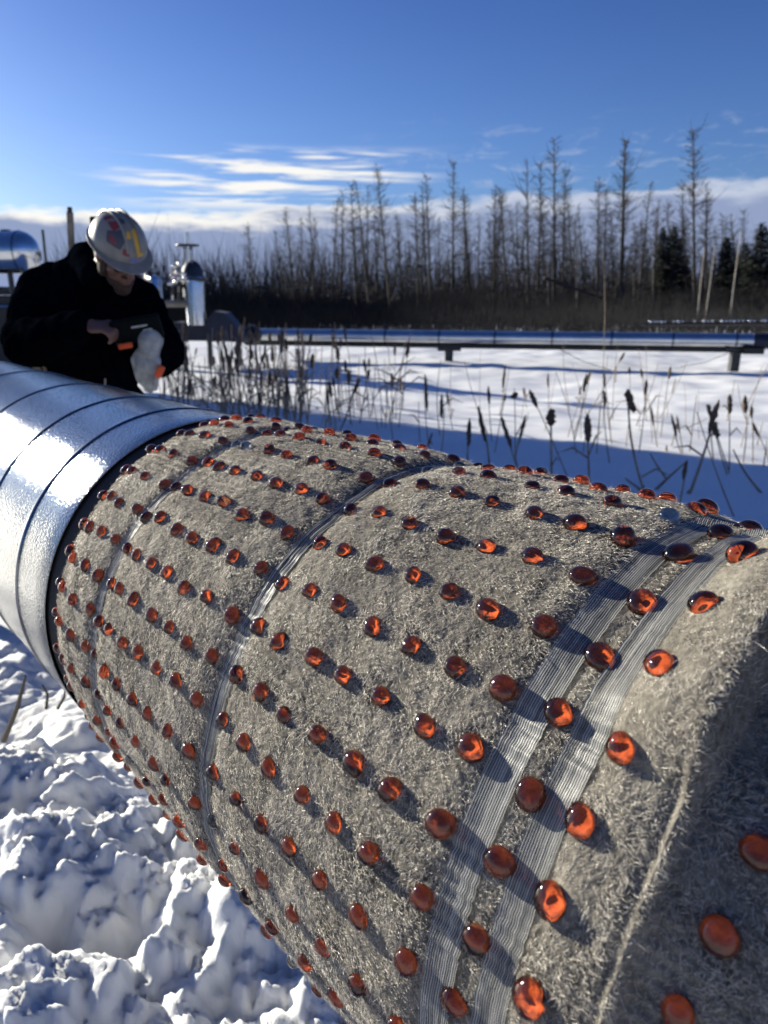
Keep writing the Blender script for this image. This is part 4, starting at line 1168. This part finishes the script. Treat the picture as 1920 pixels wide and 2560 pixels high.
fold = .010 * (1 - np.abs(fbm(jv[:, 0] * 6 + jv[:, 1] * 3 + jv[:, 2] * 3, jv[:, 2] * 9 - jv[:, 0] * 4, 2, 131))) + .005 * fbm(jv[:, 0] * 14, jv[:, 2] * 20 + jv[:, 1] * 10, 2, 133)
jacket.data.vertices.foreach_set('co', (jv + jn * fold[:, None]).astype(np.float32).ravel()); jacket.data.update()
# sleeve hem piping lit at the left elbow edge, belt strap
tr_ = MB()
chain(tr_, [W['pelvis'] + np.array([-.09, 0, 0]), kneeR, ankR], [.135, .098, .085]); chain(tr_, [W['pelvis'] + np.array([.10, 0, 0]), kneeL, ankL], [.135, .098, .085])
organic('trousers', tr_, .015, M['trouser'], man, 5)
for a_ in (ankR, ankL):
    bt = MB(); chain(bt, [a_ + np.array([0, 0, .05]), a_ + np.array([0, .02, -.05]), a_ + np.array([0, -.14, -.06])], [.06, .058, .048])
    organic('boot', bt, .012, M['black'], man, 3)
ts = MB(); ts.box(at(80, 795, 3.12), (.016, .012, .075), frame((.05, 0, 1), (0, -1, 0)), .005).tube([at(84, 770, 3.12), at(98, 800, 3.10)], [.010, .006], 8)
child(ts.build('tool_strap', M['tan']), man)
# left glove: gauntlet, hand and five fingers hanging down
gl = MB(); wl, hl_ = at(325, 738, 2.95), at(314, 776, 2.92)
fx = hl_ - wl; fx /= np.linalg.norm(fx)
GU = frame((-.15, -.95, .1), fx)
def gq(x, y, z): return wl + x * GU[0] + y * GU[1] + z * GU[2]
chain(gl, [gq(0, -.01, 0), gq(0, .035, 0)], [.052, .044]); gl.ball(gq(0, .085, 0), (.056, .062, .030), GU)
for ox, l in zip((-.046, -.016, .014, .043), (.062, .078, .074, .056)):
    chain(gl, [gq(ox * .9, .09, 0), gq(ox, .125, .004), gq(ox * .85, .125 + l * .6, -.010), gq(ox * .6, .125 + l, -.034)], [.0125, .0125, .0118, .010], 5)
chain(gl, [gq(.04, .05, -.005), gq(.066, .085, -.015), gq(.060, .125, -.03)], [.020, .017, .014], 5)
glove = organic('glove', gl, .0045, M['glove'], man, 3)
ot = MB(); ot.box(at(271, 747, 2.90), (.028, .009, .011), frame((-.15, 0, 1), (0, -1, 0)), .005)
o_ = child(ot.build('cuff_trim', M['orange']), man)
ot = MB(); ot.box(at(345, 803, 2.92), (.013, .012, .026), frame((.5, 0, 1), (0, -1, 0)), .006).ball(at(347, 795, 2.92), .012)
o_ = child(ot.build('cuff_trim', M['orange']), man)
# the dark case held in the hands: its own thing
cc = at(296, 712, 2.93); CF = frame((-.10, -.35, .93), (.2, -.93, -.3))
e = empty('instrument_case', cc); tag(e, 'dark flat instrument case with pale print held by the worker', 'case')
child(MB().box(cc, (.098, .018, .050), CF, .010).build('shell', M['case']), e)
for (px, py, hw_) in ((288, 705, .032), (274, 714, .022)):
    lb = MB(); n_ = int(hw_ / .0045)
    for k in range(n_):
        u = (k - (n_ - 1) / 2) * .009
        lb.box(cc + CF[0] * ((px - 296) * .00196 + u) + CF[1] * .0195 + CF[2] * ((712 - py) * .0021 + .004), (.0036, .0012, .0036 if k % 3 else .0028), CF)
    child(lb.build('print', M['label'], smooth=False), e)

# ------------------------------------------------------------------ sky
w = bpy.data.worlds.new('World'); SC.world = w; w.use_nodes = True
nt = w.node_tree; nt.nodes.clear()
out = nt.nodes.new('ShaderNodeOutputWorld'); bg = nt.nodes.new('ShaderNodeBackground'); bg.inputs['Strength'].default_value = SKY_STRENGTH
sky = nt.nodes.new('ShaderNodeTexSky'); sky.sky_type = 'NISHITA'; sky.sun_disc = False
sky.sun_elevation = SUN_EL; sky.sun_rotation = SUN_AZ % (2 * PI); sky.air_density = 1.0; sky.dust_density = .8; sky.ozone_density = 2.5
def mth(op, a=None, b=None, c=None, clamp=False):
    n = nt.nodes.new('ShaderNodeMath'); n.operation = op; n.use_clamp = clamp
    for i, v in enumerate((a, b, c)):
        if v is None: continue
        if isinstance(v, (int, float)): n.inputs[i].default_value = v
        else: nt.links.new(v, n.inputs[i])
    return n.outputs[0]
def mixc(f, a, b, mode='MIX'):
    n = nt.nodes.new('ShaderNodeMix'); n.data_type = 'RGBA'; n.blend_type = mode
    for s_, v in ((n.inputs[0], f), (n.inputs[6], a), (n.inputs[7], b)):
        if isinstance(v, (int, float)): s_.default_value = v
        elif isinstance(v, tuple): s_.default_value = (*v, 1)
        else: nt.links.new(v, s_)
    return n.outputs[2]
def step(v, a, b):
    n = nt.nodes.new('ShaderNodeMapRange'); n.interpolation_type = 'SMOOTHSTEP'
    n.inputs[1].default_value = a; n.inputs[2].default_value = b; nt.links.new(v, n.inputs[0]); return n.outputs[0]
tc = nt.nodes.new('ShaderNodeTexCoord'); sx = nt.nodes.new('ShaderNodeSeparateXYZ'); nt.links.new(tc.outputs['Generated'], sx.inputs[0])
el = mth('MULTIPLY', mth('ARCSINE', sx.outputs[2]), 57.296)
az = mth('MULTIPLY', mth('ARCTAN2', sx.outputs[0], sx.outputs[1]), 57.296)
def cloud_noise(sa, se, det=6, seed=0.0, rough=.55, dist=0.0):
    cb = nt.nodes.new('ShaderNodeCombineXYZ'); nt.links.new(mth('MULTIPLY', az, sa), cb.inputs[0]); nt.links.new(mth('MULTIPLY', el, se), cb.inputs[1]); cb.inputs[2].default_value = seed
    n = nt.nodes.new('ShaderNodeTexNoise'); n.inputs['Scale'].default_value = 1; n.inputs['Detail'].default_value = det; n.inputs['Roughness'].default_value = rough; n.inputs['Distortion'].default_value = dist
    nt.links.new(cb.outputs[0], n.inputs['Vector']); return n.outputs['Fac']
skyc = mixc(1.0, sky.outputs[0], SKY_TINT, 'MULTIPLY')
skyc = mixc(1.0, skyc, mixc(step(el, 4.0, 26.0), (1.62, 1.45, 1.22), (1.0, 1.0, 1.0)), 'MULTIPLY')
n1 = cloud_noise(.22, .9, 7, 1.7); n2 = cloud_noise(.06, .05, 3, 8.2)
# top of the low cloud bank: higher towards the right
topv = mth('ADD', mth('ADD', mth('MULTIPLY_ADD', az, .035, 6.6), mth('MULTIPLY', mth('SUBTRACT', n1, .5), 2.6)), mth('MULTIPLY', mth('SUBTRACT', n2, .5), 2.0))
dep = mth('SUBTRACT', topv, el)                           # degrees below the bank's top
bank = step(dep, -.10, .55)
n3 = cloud_noise(.16, .55, 6, 5.1)
lit = mth('SUBTRACT', 1.0, step(mth('ADD', dep, mth('MULTIPLY', mth('SUBTRACT', n3, .5), 2.4)), .45, 1.5))
leftw = step(mth('MULTIPLY', az, -1.0), -14.0, 22.0)       # brighter towards the sun at left
rim = mixc(leftw, CLOUD_RIM_R, CLOUD_RIM_L)
low = mixc(step(el, -1.0, 5.0), CLOUD_LOW, CLOUD_MID)
bcol = mixc(lit, low, rim)
# long thin streaks above the bank, left of centre, and torn wisps to the right
n4 = cloud_noise(.10, 1.25, 6, 3.3, .55, .3)
sm = mth('MULTIPLY', step(el, 5.6, 6.6), mth('SUBTRACT', 1.0, step(el, 9.3, 10.4)))
sa = mth('MULTIPLY', step(az, -23.0, -14.0), mth('SUBTRACT', 1.0, step(az, -2.0, 6.0)))
stre = mth('MULTIPLY', mth('MULTIPLY', step(n4, .44, .60), sm), sa)
n5 = cloud_noise(.30, 1.1, 7, 9.3, .62, .6)
sm2 = mth('MULTIPLY', step(el, 6.5, 8.0), mth('SUBTRACT', 1.0, step(el, 9.5, 12.5)))
wis = mth('MULTIPLY', mth('MULTIPLY', step(n5, .52, .74), sm2), mth('MULTIPLY', step(az, -4.0, 3.0), .55))
c1_ = mixc(mth('MULTIPLY', stre, .92), skyc, CLOUD_RIM_L); c2_ = mixc(wis, c1_, CLOUD_RIM_R); c3_ = mixc(bank, c2_, bcol)
nt.links.new(c3_, bg.inputs['Color']); nt.links.new(bg.outputs[0], out.inputs['Surface'])

# ------------------------------------------------------------------ sun, camera, render
sl = bpy.data.lights.new('sun', 'SUN'); sl.energy = SUN_POWER; sl.angle = math.radians(.53); sl.color = (1.0, .945, .79)
sl.cycles.is_caustics_light = True
so = bpy.data.objects.new('sun', sl); link(so); so.rotation_mode = 'QUATERNION'; so.rotation_quaternion = Vector(SUN).to_track_quat('Z', 'Y'); so.location = (0, 0, 30)
cam = bpy.data.cameras.new('camera'); co = bpy.data.objects.new('camera', cam); link(co); SC.camera = co
co.location = (0, 0, CAM_H); co.rotation_euler = (PI / 2 - PITCH, 0, 0)
cam.sensor_fit = 'VERTICAL'; cam.sensor_height = 24; cam.lens = F_PX / 2560 * 24
cam.clip_start = .02; cam.clip_end = 4000
cam.dof.use_dof = True; cam.dof.focus_distance = .56; cam.dof.aperture_fstop = cam.lens / 2.6
SC.view_settings.view_transform = 'Standard'; SC.view_settings.look = 'None'; SC.view_settings.exposure = EXPOSURE; SC.view_settings.gamma = 1
cy = SC.cycles
cy.max_bounces = 10; cy.transmission_bounces = 8; cy.transparent_max_bounces = 12; cy.diffuse_bounces = 3; cy.glossy_bounces = 4
cy.caustics_refractive = True; cy.caustics_reflective = False; cy.sample_clamp_indirect = 6; cy.blur_glossy = .3
cy.use_denoising = True; cy.denoiser = 'OPENIMAGEDENOISE'; cy.denoising_input_passes = 'RGB_ALBEDO_NORMAL'; cy.denoising_prefilter = 'ACCURATE'
